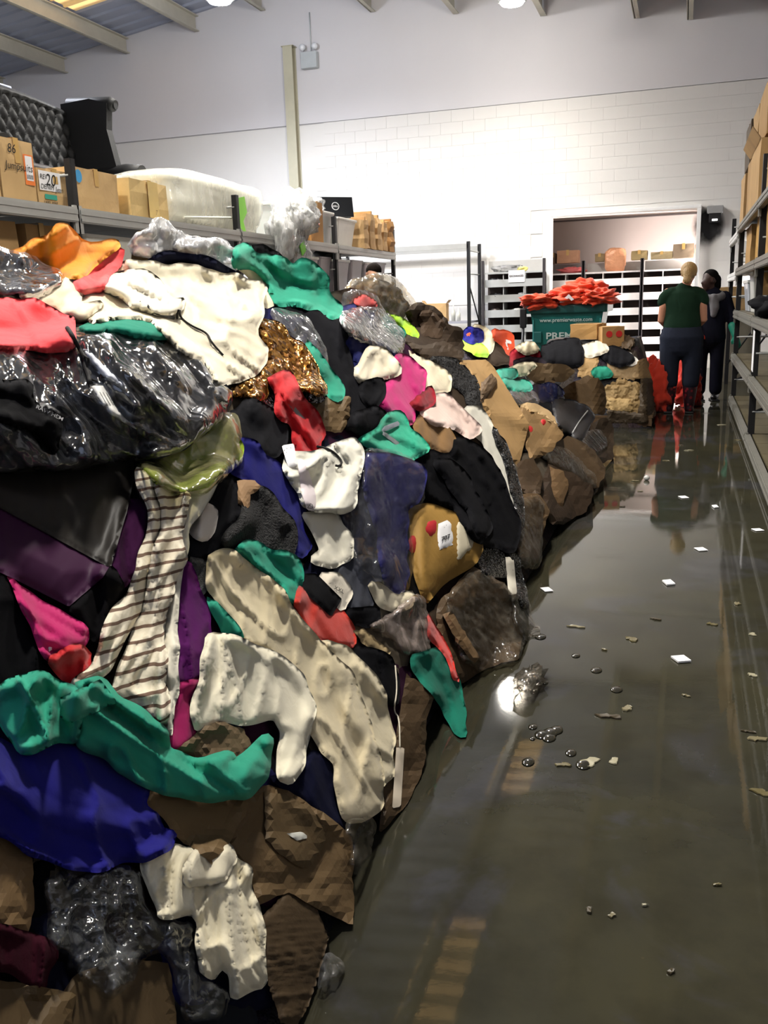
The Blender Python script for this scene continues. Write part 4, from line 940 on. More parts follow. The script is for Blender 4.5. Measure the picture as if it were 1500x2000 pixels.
    b_ = MB(); b_.add(vs, fs, not flat)
    o = b_.build(name, mat, parent)
    if parent is None or cat: tag(o, label, cat, group)
    return o
def merge(objs, name, parent):
    """join pieces nobody could tell apart into one mesh"""
    vs, fs, mi, mats = [], [], [], []
    for o in objs:
        l = world_loc(o); b0 = len(vs); vs += [v.co+l for v in o.data.vertices]; m_ = o.data.materials[0]
        if m_ not in mats: mats.append(m_)
        for p_ in o.data.polygons: fs.append([i+b0 for i in p_.vertices]); mi.append(mats.index(m_))
        me = o.data; bpy.data.objects.remove(o); bpy.data.meshes.remove(me)
    o = MB().add(vs, fs, True).build(name, mats[0], parent)
    for m_ in mats[1:]: o.data.materials.append(m_)
    o.data.polygons.foreach_set('material_index', mi); o['kind'] = 'stuff'; return o
def surf(x, y, off=.004):
    d = bil(BUF, np.asarray(x, float), np.asarray(y, float), BS)-off
    return CP+dirs(np.asarray(x, float), np.asarray(y, float))*d[..., None]
def cord(name, pts, r, mat, parent, off=.006, st=5):
    P = np.array(pts, float); P = np.vstack([P[:1], chaikin_open(P, 2), P[-1:]])
    L = np.concatenate([[0], np.cumsum(np.linalg.norm(np.diff(P, axis=0), axis=1))]); n = max(4, int(L[-1]/st)); t = np.linspace(0, L[-1], n)
    x = np.interp(t, L, P[:, 0]); y = np.interp(t, L, P[:, 1]); d = bil(BUF, x, y, BS)
    for _ in range(3): d = np.minimum(d, np.convolve(np.pad(d, 1, mode='edge'), [1/3]*3, 'valid'))
    V = CP+dirs(x, y)*(d-off-r)[:, None]
    return MB().tube(V.tolist(), r, 6).build(name, mat, parent)
def chaikin_open(P, it):
    for _ in range(it):
        Q = [P[0]]
        for i in range(len(P)-1): Q += [P[i]*.75+P[i+1]*.25, P[i]*.25+P[i+1]*.75]
        P = np.array(Q+[P[-1]])
    return P
def print_on(name, body, o, ux, uy, mat, parent, bold=0., off=.006):
    vs, fs = text_verts(body, bold); vs = vs-vs.min(0); X = o[0]+vs[:, 0]*ux[0]+vs[:, 1]*uy[0]; Y = o[1]+vs[:, 0]*ux[1]+vs[:, 1]*uy[1]
    d = bil(BUF, X, Y, BS); pl = np.linalg.lstsq(np.stack([X, Y, np.ones_like(X)], 1), d, rcond=None)[0]; d2 = np.minimum(d, X*pl[0]+Y*pl[1]+pl[2])
    return MB().add((CP+dirs(X, Y)*(d2-off)[:, None]).tolist(), fs).build(name, mat, parent)
def flatpatch(name, poly, mat, parent, off=.005, **k):
    return sheet_obj(name, poly, mat, parent, T=.0015, rad=.004, A=.0, crum=.0015, cs=.05, st=k.pop('st', 6), smooth=0, gap=off, skirt=False, **k)
# ------------------------------------------------------------------ everything lying on the heap, underneath first
def pp(s): return [tuple(float(v) for v in q.split(',')) for q in s.split()]
CREAM = (230, 218, 186); TEAL = (44, 150, 122); NAVY = (27, 30, 54); BLK = (21, 21, 24); ROYAL = (30, 32, 128); KRAFT = (170, 134, 84); WETK = (104, 82, 52)
CLEAR = film(); MILKY = film((225, 215, 195), .06, .45, 16)
def cl(name, label, col, s, cat='garment', dirt=0., mat=None, group='garments in the long heap', **k):
    return sheet_obj(name, pp(s), mat or cloth(col, dirt), k.pop('parent', None), label=label, cat=None if k.get('parent') else cat, group=group, **k)
def part(parent, name, col, s, mat=None, dirt=0., **k): return sheet_obj(name, pp(s), mat or cloth(col, dirt), parent, **k)
def card(label, s, col=KRAFT, wet=.5, name='cardboard_sheet', group='torn cardboard in the heap', **k):
    kw = dict(T=.012, rad=.012, A=0, crum=.035, cs=.09, tear=2.5, st=13, flat=True, smooth=0, gap=.006); kw.update(k)
    g_ = sum(col)/3; col = tuple(int(round(g_+(v-g_)*.84)) for v in col)
    return sheet_obj(name, pp(s), cardboard(col, wet), None, label=label, cat='cardboard', group=group, **kw)
def poly_film(label, s, mat=None, name='plastic_bag', parent=None, **k):
    kw = dict(T=.03, rad=.03, A=.006, lam=.05, crum=.02, cs=.05, st=6, skirt=False, gap=.008, tear=1.5); kw.update(k)
    return sheet_obj(name, pp(s), mat or CLEAR, parent, label=label, cat=None if parent else 'plastic bag', group=None if parent else 'plastic bags in the heap', **kw)
far = dict(st=4)
# ---- pile behind (zone back)
bk = dict(zone='back', st=4, lim=2)
cl('garment', 'dark brown garment beside the orange carrier bag on the back pile', (70, 58, 48), '955,655 1000,680 1003,705 965,712 940,690', **bk)
cl('garment', 'bundled cream garment behind the lime hi-vis vest', CREAM, '925,636 948,642 966,660 958,686 938,692 928,662', A=.02, **bk)
o = cl('carrier_bag', 'orange carrier bag with a white V standing on the back pile', (236, 84, 40), '962,646 1000,652 1001,682 994,693 982,672 966,662', cat='bag', A=.006, **bk)
flatpatch('white_logo', pp('985,662 999,666 999,672 990,670 996,690 993,690'), PAPER, o, zone='back', st=4)
cl('garment', 'lime yellow hi-vis vest on the back pile', (170, 226, 40), '896,648 918,662 948,680 952,696 930,692 905,676', A=.012, **bk)
o = cl('garment', 'royal blue garment with an orange patch on the back pile', ROYAL, '902,650 917,641 938,647 941,664 924,669 908,662', A=.02, T=.06, **bk)
flatpatch('orange_patch', pp('910,651 919,649 922,657 914,661'), cloth((236, 100, 50)), o, zone='back', st=4)
cl('garment', 'crimson garment heaped in front of the green bin', (170, 24, 44), '998,690 1012,680 1034,676 1058,694 1040,706 998,716', A=.02, T=.05, **bk)
cl('garment', 'cream garment crumpled on the crimson one', CREAM, '1008,681 1022,674 1040,671 1052,684 1026,690', A=.02, T=.05, **bk)
cl('garment', 'dark garment trailing below the crimson heap', (40, 34, 40), '1004,704 1040,700 1070,704 1066,722 1010,724', **bk)
# ---- pallet pile
pl = dict(zone='pallet', st=4, lim=2.2)
t = thing('pallet', (-.95, 10.3, 0), 'wooden pallet under the wet cardboard pile', 'pallet'); wd_ = plain((92, 70, 46), .7, 0, .4, (30, .4, .004), .25, 8)
for k in range(3): MB().box((-.95, 9.92+.48*k, .06), (1.3, .1, .08)).build('bearer', wd_, t)
for k in range(3): MB().box((-1.5+.55*k, 10.4, .012), (.1, 1.06, .02)).build('bottom_board', wd_, t)
for k in range(6): MB().box((-.95, 9.94+.19*k, .115), (1.32, .13, .022)).build('top_board', wd_, t)
card('folded kraft paper on the left face of the pallet pile', '1133,700 1172,692 1165,725 1150,745 1128,735', (190, 150, 92), .2, **pl)
card('crumpled kraft paper bundle filling the front of the pallet pile', '1180,756 1213,738 1258,752 1262,790 1248,816 1186,806', (168, 136, 84), .3, crum=.06, cs=.06, **pl)
card('light flap of cardboard low on the pallet pile', '1186,776 1230,780 1236,802 1192,806', (196, 160, 100), .1, **pl)
card('dark wet carton side on the right of the pallet pile', '1252,735 1274,738 1281,810 1262,828 1246,812', (78, 62, 42), .8, **pl)
card('brown sodden carton at the bottom of the pallet pile', '1184,800 1262,808 1266,826 1186,828', (74, 60, 42), .8, **pl)
card('tan cardboard hump at the top right of the pallet pile', '1182,706 1217,708 1262,700 1274,738 1240,742 1196,738', (166, 134, 88), .3, **pl)
cl('garment', 'white crumpled garment on the pallet pile right of the black one', (220, 216, 208), '1195,684 1226,690 1244,705 1230,712 1200,700', **pl)
cl('garment', 'black garment sagging over the pallet pile', BLK, '1168,686 1202,678 1240,702 1216,714 1184,704', T=.06, **pl)
cl('garment', 'teal sleeve sticking out of the pallet pile', TEAL, '1156,722 1183,718 1198,732 1170,740', T=.05, **pl)
cl('garment', 'cream bundle on the pallet pile beside the black holdall', (214, 206, 186), '1132,678 1176,668 1186,684 1148,696', T=.06, A=.02, **pl)
carton('tan carton lying on top of the pallet pile', (-1.05, 10.7, .9), (.32, .28, .17), -18, (196, 152, 94), tape='x')
t, loc = carton('tan carton with red round stickers on the pallet pile', (-.8, 10.55, .78), (.24, .24, .26), 22, (184, 142, 90), tape=None); dd_ = (.24, .24, .26)
for yy in (-.05, .06):
    vs = [loc((yy+.036*math.cos(a), -.134, .18+.036*math.sin(a))) for a in [i*math.pi/7 for i in range(14)]]; MB().add(vs, [tuple(range(14))]).build('red_sticker', plain((206, 40, 40), .6), t)
card('crumpled brown wrapper right of the stickered carton', '1214,648 1240,662 1233,682 1214,680', (96, 76, 54), .6, crum=.08, **pl)
cl('holdall', 'rounded black holdall on the pallet pile in front of the bin', (22, 22, 25), '1058,680 1082,668 1128,664 1136,682 1137,710 1110,714 1064,702', cat='bag', puff=1, T=.1, rad=.06, A=.004, lam=.1, **pl)
# red bags on the floor behind the woman
bagsheet('tall orange bag slumped on the wet floor beside the pallet', (-.28, 11.3, .3), (.17, .2, .31), 12, (214, 58, 34), .22, .004)
bagsheet('second orange bag behind the legs of the woman in green', (.05, 11.9, .26), (.16, .2, .27), 15, (206, 50, 30), .22, .004)
# ---- dark clothes packed underneath everything
rg_ = random.Random(77); UC = [(24, 24, 28), (30, 28, 32), (20, 22, 40), (44, 30, 26), (60, 48, 36), (18, 18, 20), (46, 18, 40), (34, 36, 40), (90, 80, 66), (26, 26, 70)]
hm_ = ZONE['main'][1]; yy_ = 520; UL = []
while yy_ < 2040:
    xx_ = -40+rg_.uniform(0, 60)
    while xx_ < 1190:
        if min(float(bil(hm_, xx_+dx, yy_+dy, GS)) for dx, dy in ((0, 0), (60, 0), (0, 70), (45, 60), (-40, 0))) > .3:
            d_ = float(bil(hm_, xx_, yy_, GS)); r_ = min(120, 150/d_**.5); a_ = rg_.uniform(0, 6.3); n_ = 7
            UL.append(sheet_obj('garment', [(xx_+r_*rg_.uniform(.7, 1.15)*math.cos(a_+k*6.283/n_), yy_+r_*rg_.uniform(.7, 1.15)*math.sin(a_+k*6.283/n_)) for k in range(n_)], cloth(UC[rg_.randrange(len(UC))]), None, T=.03, A=.01, th=rg_.uniform(30, 90), st=9, sink=.06, lim=99, bufup=False))
        xx_ += rg_.uniform(110, 150)
    yy_ += 105
merge(UL, 'packed_clothes', CORE)
# ---- far end of the long heap
card('film wrapped brown cartons at the far foot of the heap', '1110,838 1160,826 1182,812 1198,834 1199,898 1178,904 1140,900', (72, 56, 40), .8, st=9)
poly_film('clear film ball at the far foot of the heap', '1140,846 1170,842 1182,868 1158,888 1138,872', **far)
card('crumpled brown paper across the crest at the far end', '1022,728 1043,709 1100,712 1126,724 1106,746 1050,750', (116, 92, 62), .4, crum=.05, st=8)
cl('garment', 'cream strip of fabric left of the brown paper crest', CREAM, '985,722 1037,708 1046,714 1022,732 992,734', **far)
cl('garment', 'shiny navy garment between the green gloves and the brown carton', NAVY, '1034,756 1083,750 1100,770 1052,786', mat=plain((24, 28, 60), .2), **far)
card('leaning dark brown carton side near the far end', '1096,762 1143,732 1172,740 1186,768 1180,812 1150,806 1104,784', (110, 84, 52), .5, crum=.02, cs=.2, st=10)
card('wet carton pile below the black holdall', '1060,866 1112,852 1164,880 1184,922 1166,955 1110,945 1070,915', (92, 70, 46), .8, st=10)
poly_film('long clear film strip over the wet cartons', '1056,872 1110,880 1164,934 1158,952 1104,918 1060,892', MILKY, st=5)
card('dark carton at the floor below the film strip', '1070,905 1130,930 1160,952 1148,996 1104,1022 1076,1026 1052,970', (66, 50, 36), .9, st=10)
card('tan torn carton corner over the dark floor carton', '1074,912 1100,920 1112,950 1096,996 1078,970', (128, 96, 60), .5, st=9)
card('film bound carton at the foot of the heap before the far cartons', '1012,966 1050,962 1074,994 1058,1050 1050,1104 1012,1096', (112, 86, 56), .7, st=9)
poly_film('milky film around the foot of the heap', '1012,980 1052,972 1060,1030 1052,1104 1018,1112 1008,1060', MILKY, st=5)
card('brown carton between the tall carton and the film bound ones', '1008,905 1040,892 1060,930 1054,966 1014,962', (84, 64, 44), .7, st=9)
poly_film('clump of clear plastic behind the tall leaning carton', '990,764 1036,764 1054,786 1012,792', **far)
for k, s in enumerate(('970,724 1006,720 1010,734 984,740', '978,742 1030,745 1039,760 1006,764')):
    cl('rubber_glove', ['upper teal rubber glove on the heap crest', 'lower teal rubber glove on the heap crest'][k], (52, 160, 136), s, cat='glove', group='teal gloves', T=.05, A=.008, st=3.5)
card('flattened tan carton with red dots and a torn top', '1014,794 1066,812 1102,846 1078,880 1036,900 1024,868', (158, 122, 74), .4, st=9)
o = card('torn carton edge above the red dots', '1010,790 1040,786 1070,800 1098,830 1100,846 1066,822 1030,806', (186, 150, 98), .2, st=7)
for c_, r_ in (((1061, 825), 8), ((1035, 838), 6)):
    flatpatch('red_dot', [(c_[0]+r_*math.cos(a), c_[1]+r_*1.15*math.sin(a)) for a in [i*math.pi/6 for i in range(12)]], plain((196, 36, 36), .6), o, st=4)
o = cl('holdall', 'black nylon holdall with pale piping and a white logo', (25, 26, 32), '1080,786 1104,780 1148,798 1162,814 1134,860 1116,848 1090,832', cat='bag', puff=1, T=.08, rad=.05, A=.006, mat=plain((26, 27, 33), .5), st=4)
flatpatch('white_logo', pp('1095,797 1098,791 1102,797'), PAPER, o, st=2.5); cord('piping', [(1148, 802), (1132, 822), (1118, 846)], .006, plain((150, 150, 150), .5), o)
# ---- middle part of the heap, upper side
poly_film('big clear film bale of beige packs on the heap crest', '676,566 690,546 733,536 768,546 796,570 812,600 790,630 752,620 716,600', film((226, 205, 160), .3, .9, 14), T=.08, crum=.05, st=5)
cl('garment', 'beige packed garment inside the film bale', (150, 128, 96), '690,560 735,545 775,560 800,600 780,622 735,600', dirt=.5, T=.02)
poly_film('glinting clear film over the beige packs', '684,556 733,538 775,552 806,596 786,624 740,606 700,580', film((240, 235, 220), .12, 1.0, 30), crum=.04, cs=.03, st=5)
card('dark ribbed cardboard mass on the heap crest', '790,602 820,588 862,606 878,634 905,640 906,702 866,708 816,696 782,664 800,640', (62, 47, 33), .6, crum=.06, cs=.12, st=9)
card('broken cardboard edge standing on the dark cardboard', '812,610 840,604 870,628 862,664 826,656', (78, 58, 40), .5, crum=.05, cs=.05, st=7)
card('crumpled brown wrapper in front of the dark cardboard', '785,662 826,676 870,664 904,690 900,708 830,704', (70, 54, 38), .6, crum=.06, cs=.06, st=7)
cl('garment', 'lime yellow garment edge beside the dark cardboard', (176, 232, 30), '758,619 775,621 814,650 818,660 792,648', **far)
cl('garment', 'teal edge showing under the clear film bale', (34, 120, 100), '745,616 762,622 792,652 784,662 752,640', **far)
# ---- right edge of the heap
card('wet film wrapped bale at the foot below the black coat', '856,1178 925,1104 1000,1150 1022,1234 1012,1294 940,1320 896,1336 850,1260', (92, 70, 46), .9, crum=.05, cs=.12, st=10)
poly_film('stretch film wound round the wet bale', '868,1180 928,1110 1004,1152 1026,1236 1012,1290 942,1312 900,1290', MILKY, A=.012, lam=.03, th=35, st=5)
card('slanting cardboard edge in front of the wet bale', '864,1200 884,1196 938,1284 926,1300 890,1250', (122, 92, 58), .5, st=8, crum=.01)
poly_film('film tail hanging from the wet bale to the floor', '1004,1158 1020,1160 1052,1250 1048,1268 1024,1256 1010,1210', MILKY, st=5)
cl('garment', 'brown cotton garment under the pale pink one', (140, 106, 66), '808,836 830,802 888,850 882,896 842,876', A=.012)
cl('garment', 'black coarse knit with deep texture on the heap shoulder', (22, 22, 24), '838,698 884,702 918,726 938,762 942,798 920,794 892,752 866,718', mat=plain((24, 24, 26), .7, 0, .4, (45, 1, .05)), T=.06, crum=.02, cs=.03, st=5)
card('tall tan carton leaning outward from the heap', '892,704 950,702 964,716 1034,828 1012,914 992,894 940,794 934,750', (196, 152, 92), .15, crum=.0, T=.02, tear=.5, st=8, ridges=((935, 795, 1030, 826, .06, 16),))
card('shredded flap on the tall leaning carton', '936,750 962,728 972,748 950,778 940,792', (104, 80, 54), .5, crum=.05, cs=.03, st=5)
cl('garment', 'cream garment on the heap shoulder beside the black knit', CREAM, '796,686 828,702 878,730 881,742 873,764 840,768 833,742 818,716', dirt=.3, A=.014, T=.05)
cl('garment', 'long white garment hanging down the right flank', (226, 222, 206), '908,792 934,796 964,836 991,890 1011,960 997,999 983,963 972,916 946,868 916,834', dirt=.3, A=.01, th=65, T=.05)
cl('garment', 'black sequin trim running along the white garment', BLK, '962,834 984,858 1005,918 1021,984 1018,1036 1002,1046 1006,985 990,916', mat=sequin(((8, 8, 10), (20, 20, 22), (150, 150, 150)), 220), T=.02, st=5)
cl('garment', 'glittering black sequin dress under the black coat', BLK, '934,1064 1004,1080 1014,1092 1028,1182 1022,1188 1004,1118 984,1122 950,1118 930,1104', mat=sequin(((8, 8, 10), (16, 16, 18), (24, 24, 26), (170, 170, 170)), 200), T=.03, st=5)
o = sheet_obj('cardboard_box', pp('793,992 838,980 904,1006 948,1066 930,1104 868,1140 830,1186 806,1120 800,1050'), cardboard((166, 128, 62), .35), None, label='bulging tan carton with a barcode label and a red sticker', cat='box', group='cartons in the heap', puff=1, T=.09, rad=.05, A=0, crum=.008, cs=.2, st=9, smooth=1, ridges=((824, 1000, 826, 1160, .03, 9),))
flatpatch('red_sticker', [(843+12*math.cos(a), 1031+19*math.sin(a)) for a in [i*math.pi/8 for i in range(16)]], plain((190, 34, 44), .6), o); flatpatch('red_sticker', [(806+9*math.cos(a), 1063+18*math.sin(a)) for a in [i*math.pi/8 for i in range(16)]], plain((160, 30, 34), .6), o)
lb = flatpatch('barcode_label', pp('856,1023 880,1013 887,1063 852,1079'), PAPER, o)
for k in range(9): flatpatch('barcode_bar', [(858+k*2.2, 1028-k*.9), (859.2+k*2.2, 1027.5-k*.9), (860.6+k*2.2, 1037-k*.9), (859.4+k*2.2, 1037.5-k*.9)], INK, lb, off=.004, st=3, bufup=False)
print_on('label_number', '707', (862, 1058), (11, -4.4), (1.2, -12), INK, lb, .03)
flatpatch('paper_sheet', pp('890,1021 912,1016 928,1066 888,1108'), plain((206, 196, 170), .7), o)
cl('coat', 'black coat draped over the barcode carton', (18, 18, 21), '800,904 838,882 880,894 890,852 938,870 974,910 988,970 1014,1018 1011,1052 1004,1080 950,1064 926,1058 902,1004 888,990 822,970 828,930', T=.07, rad=.06, th=55, lam=.13, A=.018, lim=1.6)
o = cl('garment', 'black skirt front hanging inside the long black coat', (24, 24, 27), '846,900 884,898 932,960 960,1030 940,1050 905,985', T=.03, th=55, A=.014)
flatpatch('paper_tag', pp('987,1088 1003,1087 1010,1160 993,1163'), plain((206, 200, 184), .7), o)
cl('garment', 'pale pink garment folded over the black coat', (238, 208, 194), '822,802 848,777 874,769 914,812 941,841 918,856 893,841 866,830 850,828', dirt=.15, A=.014, T=.05, th=40)
# ---- upper middle
cl('garment', 'black draped trousers running down from the crest', (22, 22, 26), '543,592 600,592 661,622 682,656 678,684 694,740 716,786 712,836 686,834 680,792 653,734 629,697 606,650 578,612', T=.05, rad=.05, th=58, A=.014, lam=.09)
poly_film('clear film around a red white and navy pack', '652,575 694,569 738,580 748,608 785,656 781,696 740,684 683,657 662,618', film((240, 240, 240), .1, 1.0, 26), T=.09, crum=.03, st=5)
cl('garment', 'navy folded garment inside the clear film pack', (34, 36, 92), '655,602 700,595 732,618 736,640 700,630 668,622', T=.05)
cl('garment', 'red knit corner inside the clear film pack', (196, 70, 66), '690,586 716,578 734,590 732,604 698,604', **far)
cl('garment', 'white garment edge inside the clear film pack', (224, 224, 226), '664,622 690,628 712,648 704,656 676,646', **far)
cl('garment', 'second navy garment under the clear film', (30, 34, 82), '676,664 700,646 736,662 776,690 760,704 712,702 694,728', T=.05, A=.016)
poly_film('glinting film over the second navy garment', '662,618 700,600 742,606 786,658 780,694 742,682 690,660', film((245, 245, 245), .08, 1.1, 34), crum=.03, cs=.03, st=5)
cl('garment', 'magenta blouse on the heap shoulder', (200, 34, 116), '778,692 802,697 831,727 831,745 817,778 798,832 768,812 729,791 746,750 776,734 772,700', T=.05, rad=.05, th=70, A=.014)
cl('garment', 'dark red garment tucked under the cream one', (158, 22, 40), '818,772 841,750 846,784 820,800 800,792', T=.03)
cl('garment', 'cream blouse with a red trim beside the magenta one', (234, 222, 194), '697,718 720,683 752,682 784,728 752,738 720,756 700,742', T=.06, A=.018, fan=(740, 680))
cl('garment', 'black strap and jersey under the cream blouse', BLK, '706,752 745,742 748,764 734,800 715,790', T=.02)
cl('garment', 'black jersey bundle left of the teal top', (24, 24, 27), '676,834 690,808 735,792 758,810 740,838 728,849 700,849', T=.06, A=.016)
o = cl('garment', 'bright teal top with a grey ribbon across it', (52, 184, 146), '699,855 734,840 754,812 781,807 794,834 818,850 841,878 797,907 752,888 716,871', T=.05, A=.014, th=20)
flatpatch('ribbon', pp('736,838 778,822 782,830 744,846'), plain((150, 158, 168), .4), o); flatpatch('swing_tag', pp('743,846 750,842 785,868 780,874'), plain((150, 158, 160), .4), o)
card('brown crumpled carton under the black trousers', '598,780 641,776 684,772 682,812 668,846 634,842 612,814', (110, 84, 50), .5, crum=.05, cs=.06, st=7)
# ---- crest, near half
poly_film('crumpled clear plastic peak on the crest by the rack', '252,484 267,460 307,424 334,447 384,473 434,469 462,496 452,526 400,512 300,502 256,499', film((245, 245, 245), .8, 1.0, 24), T=.08, crum=.06, cs=.06, st=6)
cl('garment', 'navy garment on the crest under the clear plastic', (26, 28, 48), '284,512 320,496 402,496 436,520 482,545 400,534 333,520', T=.05, A=.012, th=10)
cl('garment', 'black garment behind the teal shirt on the crest', BLK, '486,480 541,488 570,524 530,530 500,505', T=.05)
cl('garment', 'cream garment between the coat and the teal shirt', CREAM, '462,520 500,524 520,545 548,592 520,600 505,560', T=.04)
cl('shirt', 'teal shirt spread over the crest', TEAL, '460,482 480,476 508,501 534,499 573,521 590,507 608,517 641,546 642,568 664,604 657,622 617,601 580,594 543,594 528,577 512,540 487,524 459,520', T=.06, rad=.05, th=25, lam=.1, A=.02)
card('film bag of navy cloth beside the gold sequins', '533,605 597,623 613,650 632,684 634,738 600,718 586,657 556,643', (40, 44, 80), .3, name='navy_pack', st=8)
poly_film('clear bag around the navy pack', '530,604 598,620 616,650 634,686 636,740 598,722 580,660 552,646', film((240, 240, 240), .12, .9, 24), st=5)
cl('garment', 'teal strip of fabric beside the black trousers', TEAL, '597,662 617,690 640,717 669,757 664,777 647,771 629,733 606,690', T=.03, A=.006, th=55)
cl('garment', 'black and silver sequin fabric under the gold one', BLK, '486,782 534,766 584,758 634,758 632,784 598,784 536,800 514,824 488,800', mat=sequin(((10, 10, 12), (24, 24, 26), (180, 180, 185)), 150))
cl('garment', 'gold sequin dress below the cream coat hem', (150, 100, 40), '506,619 543,629 561,653 588,670 608,707 638,750 638,773 586,762 566,732 528,742 520,772 486,782 452,768 466,750 503,737 527,700 531,680 499,653', mat=sequin(((60, 34, 10), (120, 76, 24), (176, 120, 48), (214, 160, 84), (70, 40, 14)), 75), T=.06, rad=.04, A=.018, crum=.012, cs=.03, th=60, st=5)
cl('garment', 'charcoal garment under the red one', (32, 32, 35), '452,800 490,780 556,818 556,868 540,892 518,890 492,864 460,852', T=.03, A=.012)
o = cl('garment', 'crumpled red padded garment with a grey strap', (188, 22, 30), '519,744 564,726 578,757 588,780 614,810 629,847 618,862 622,915 600,908 586,893 576,843 566,820 540,804 536,777', T=.05, rad=.03, th=62, lam=.05, A=.02)
flatpatch('grey_strap', pp('558,784 566,782 596,818 592,824'), plain((112, 112, 116), .5), o)
# ---- face, centre
cl('garment', 'royal blue garment sweeping under the white blouse', (28, 28, 104), '462,857 494,866 524,896 558,930 588,977 592,1033 612,1067 590,1086 566,1033 536,977 508,946 476,932 448,924 466,884', T=.05, rad=.05, th=52, A=.012, lam=.1)
cl('garment', 'black jersey hood left of the furry knit', (26, 26, 29), '408,982 422,950 460,932 466,982 482,1014 440,1066 416,1090 366,1092 364,1056 390,1040', T=.05, A=.016)
cl('garment', 'black furry knit with shiny beads', (16, 16, 18), '464,942 512,950 538,986 568,1027 571,1090 538,1082 500,1066 432,1064 476,1014', mat=plain((22, 21, 22), .8, 0, .5, (160, 1, .02)), T=.05, crum=.01, cs=.04)
card('small torn cardboard scrap on the black knit', '463,940 493,936 514,950 490,967 488,991 466,984', (156, 118, 78), .2, T=.006, crum=.012, st=7)
cl('garment', 'small white cuff poking out beside the black hood', (232, 222, 210), '378,1012 403,990 419,1000 414,1034 400,1048 376,1038', T=.05, A=.014, st=5)
cl('garment', 'dark grey mesh strip below the black hood', (70, 72, 74), '380,1090 418,1092 422,1110 408,1138 394,1162 380,1128', T=.02, mat=plain((78, 80, 82), .5, 0, .5, (300, 1, .01)), st=5)
cl('garment', 'navy garment strip behind the white blouse', (36, 38, 60), '666,1002 692,930 712,898 730,1010 748,1082 690,1086', T=.03, A=.01)
cl('garment', 'grey film covered garment below the blouse', (66, 68, 76), '648,1108 704,1088 754,1090 758,1134 718,1132 732,1188 678,1196', T=.04, A=.012)
cl('garment', 'black garment end below the grey film', BLK, '676,1196 732,1184 742,1188 742,1212 717,1228 678,1206', T=.04)
cl('garment', 'cream garment showing at the bottom of the navy bag', CREAM, '720,1138 778,1158 808,1155 804,1178 778,1192 742,1186', T=.04, dirt=.4)
cl('garment', 'royal navy folded garment packed in a clear bag', (40, 40, 104), '712,890 760,888 828,914 818,978 794,1000 794,1078 790,1152 777,1158 753,1138 742,1064 728,1010 714,944', T=.07, rad=.05, A=.01, lam=.14, th=75)
poly_film('glossy clear bag around the navy garment', '690,930 712,886 762,884 832,912 820,980 798,1004 800,1080 796,1156 776,1164 740,1140 686,1090 664,1002', film((235, 235, 240), .03, .35, 8), T=.03, crum=.015, st=5)
poly_film('clear bag of pinkish fluff at the heap foot', '718,1228 766,1196 824,1162 838,1244 830,1282 792,1274 762,1244', film((225, 205, 195), .4, .8, 20), T=.08, st=5)
cl('blouse', 'lower half of a white blouse hanging on the face', (226, 220, 200), '586,1000 628,998 664,1006 684,1053 684,1091 650,1106 609,1094 628,1075 616,1046', T=.04, A=.012, th=75, dirt=.1)
o = cl('blouse', 'bunched white blouse with hang tags in the middle of the heap', (240, 236, 218), '556,918 562,886 616,888 648,866 694,849 708,886 704,928 691,958 688,988 660,1001 616,998 589,988 569,948', T=.08, rad=.05, A=.024, lam=.07, fan=(640, 860), dirt=.08)
flatpatch('barcode_tag', pp('550,870 574,866 581,911 563,914'), PAPER, o)
for k in range(6): flatpatch('barcode_bar', [(554+k*2.6, 874-k*.4), (555.4+k*2.6, 873.7-k*.4), (558+k*2.6, 886-k*.4), (556.6+k*2.6, 886.3-k*.4)], INK, o, off=.004, st=3, bufup=False)
tg = flatpatch('swing_tag', pp('580,893 597,900 617,967 617,998 600,997 588,960'), plain((232, 220, 222), .6), o)
cord('printed_triangle', [(601, 992), (608, 981), (613, 993), (601, 992)], .0008, INK, tg, off=.003, st=3)
cord('black_loop', [(620, 872), (640, 876), (657, 887), (669, 903), (664, 911), (655, 909)], .004, INK, o)
cl('garment', 'teal garment bunched above the long cream coat', (36, 150, 122), '458,1078 477,1062 510,1063 538,1084 581,1090 591,1120 584,1179 563,1174 546,1144 500,1104', T=.05, A=.02, th=45)
cl('garment', 'orange red bundle under a black band', (206, 52, 34), '582,1148 604,1160 662,1190 688,1234 689,1259 670,1265 630,1258 584,1202 576,1184', T=.08, rad=.06, A=.012, th=60)
o = cl('garment', 'cream care label and pocket beside the black band', (226, 216, 196), '626,1120 658,1127 678,1158 670,1192 646,1170', T=.02)
print_on('care_print', 'XXL', (652, 1150), (10, 5), (3, -10), INK, o)
cl('waistband', 'stiff black waistband lying on the orange red bundle', (20, 20, 22), '596,1120 618,1120 668,1170 647,1205 603,1164 590,1144', smooth=0, T=.02, A=.003)
card('ribbed strip of corrugated cardboard', '690,1232 710,1226 763,1270 754,1286 710,1260', (176, 150, 104), .1, T=.01, crum=0, A=.01, lam=.02, th=-45, st=5, flat=False)
cl('garment', 'black garment under the corrugated strip', (20, 20, 23), '690,1262 758,1282 776,1326 772,1376 750,1364 716,1312', T=.03, A=.01)
card('film covered carton at the heap foot by the hang tag', '794,1316 850,1354 832,1408 832,1472 824,1514 790,1592 740,1626 752,1500 772,1440', (84, 64, 40), .7, st=10)
cl('garment', 'green garment trailing to the floor from the heap foot', (24, 112, 92), '800,1284 850,1268 866,1282 892,1334 904,1398 909,1440 886,1428 866,1380 842,1344 802,1312', T=.03, th=62, A=.01)
cl('garment', 'fluorescent red straps trailing over the green garment', (238, 50, 34), '834,1196 851,1223 874,1266 894,1330 886,1316 872,1288 862,1274 842,1252', T=.015, A=.006, th=62, st=4)
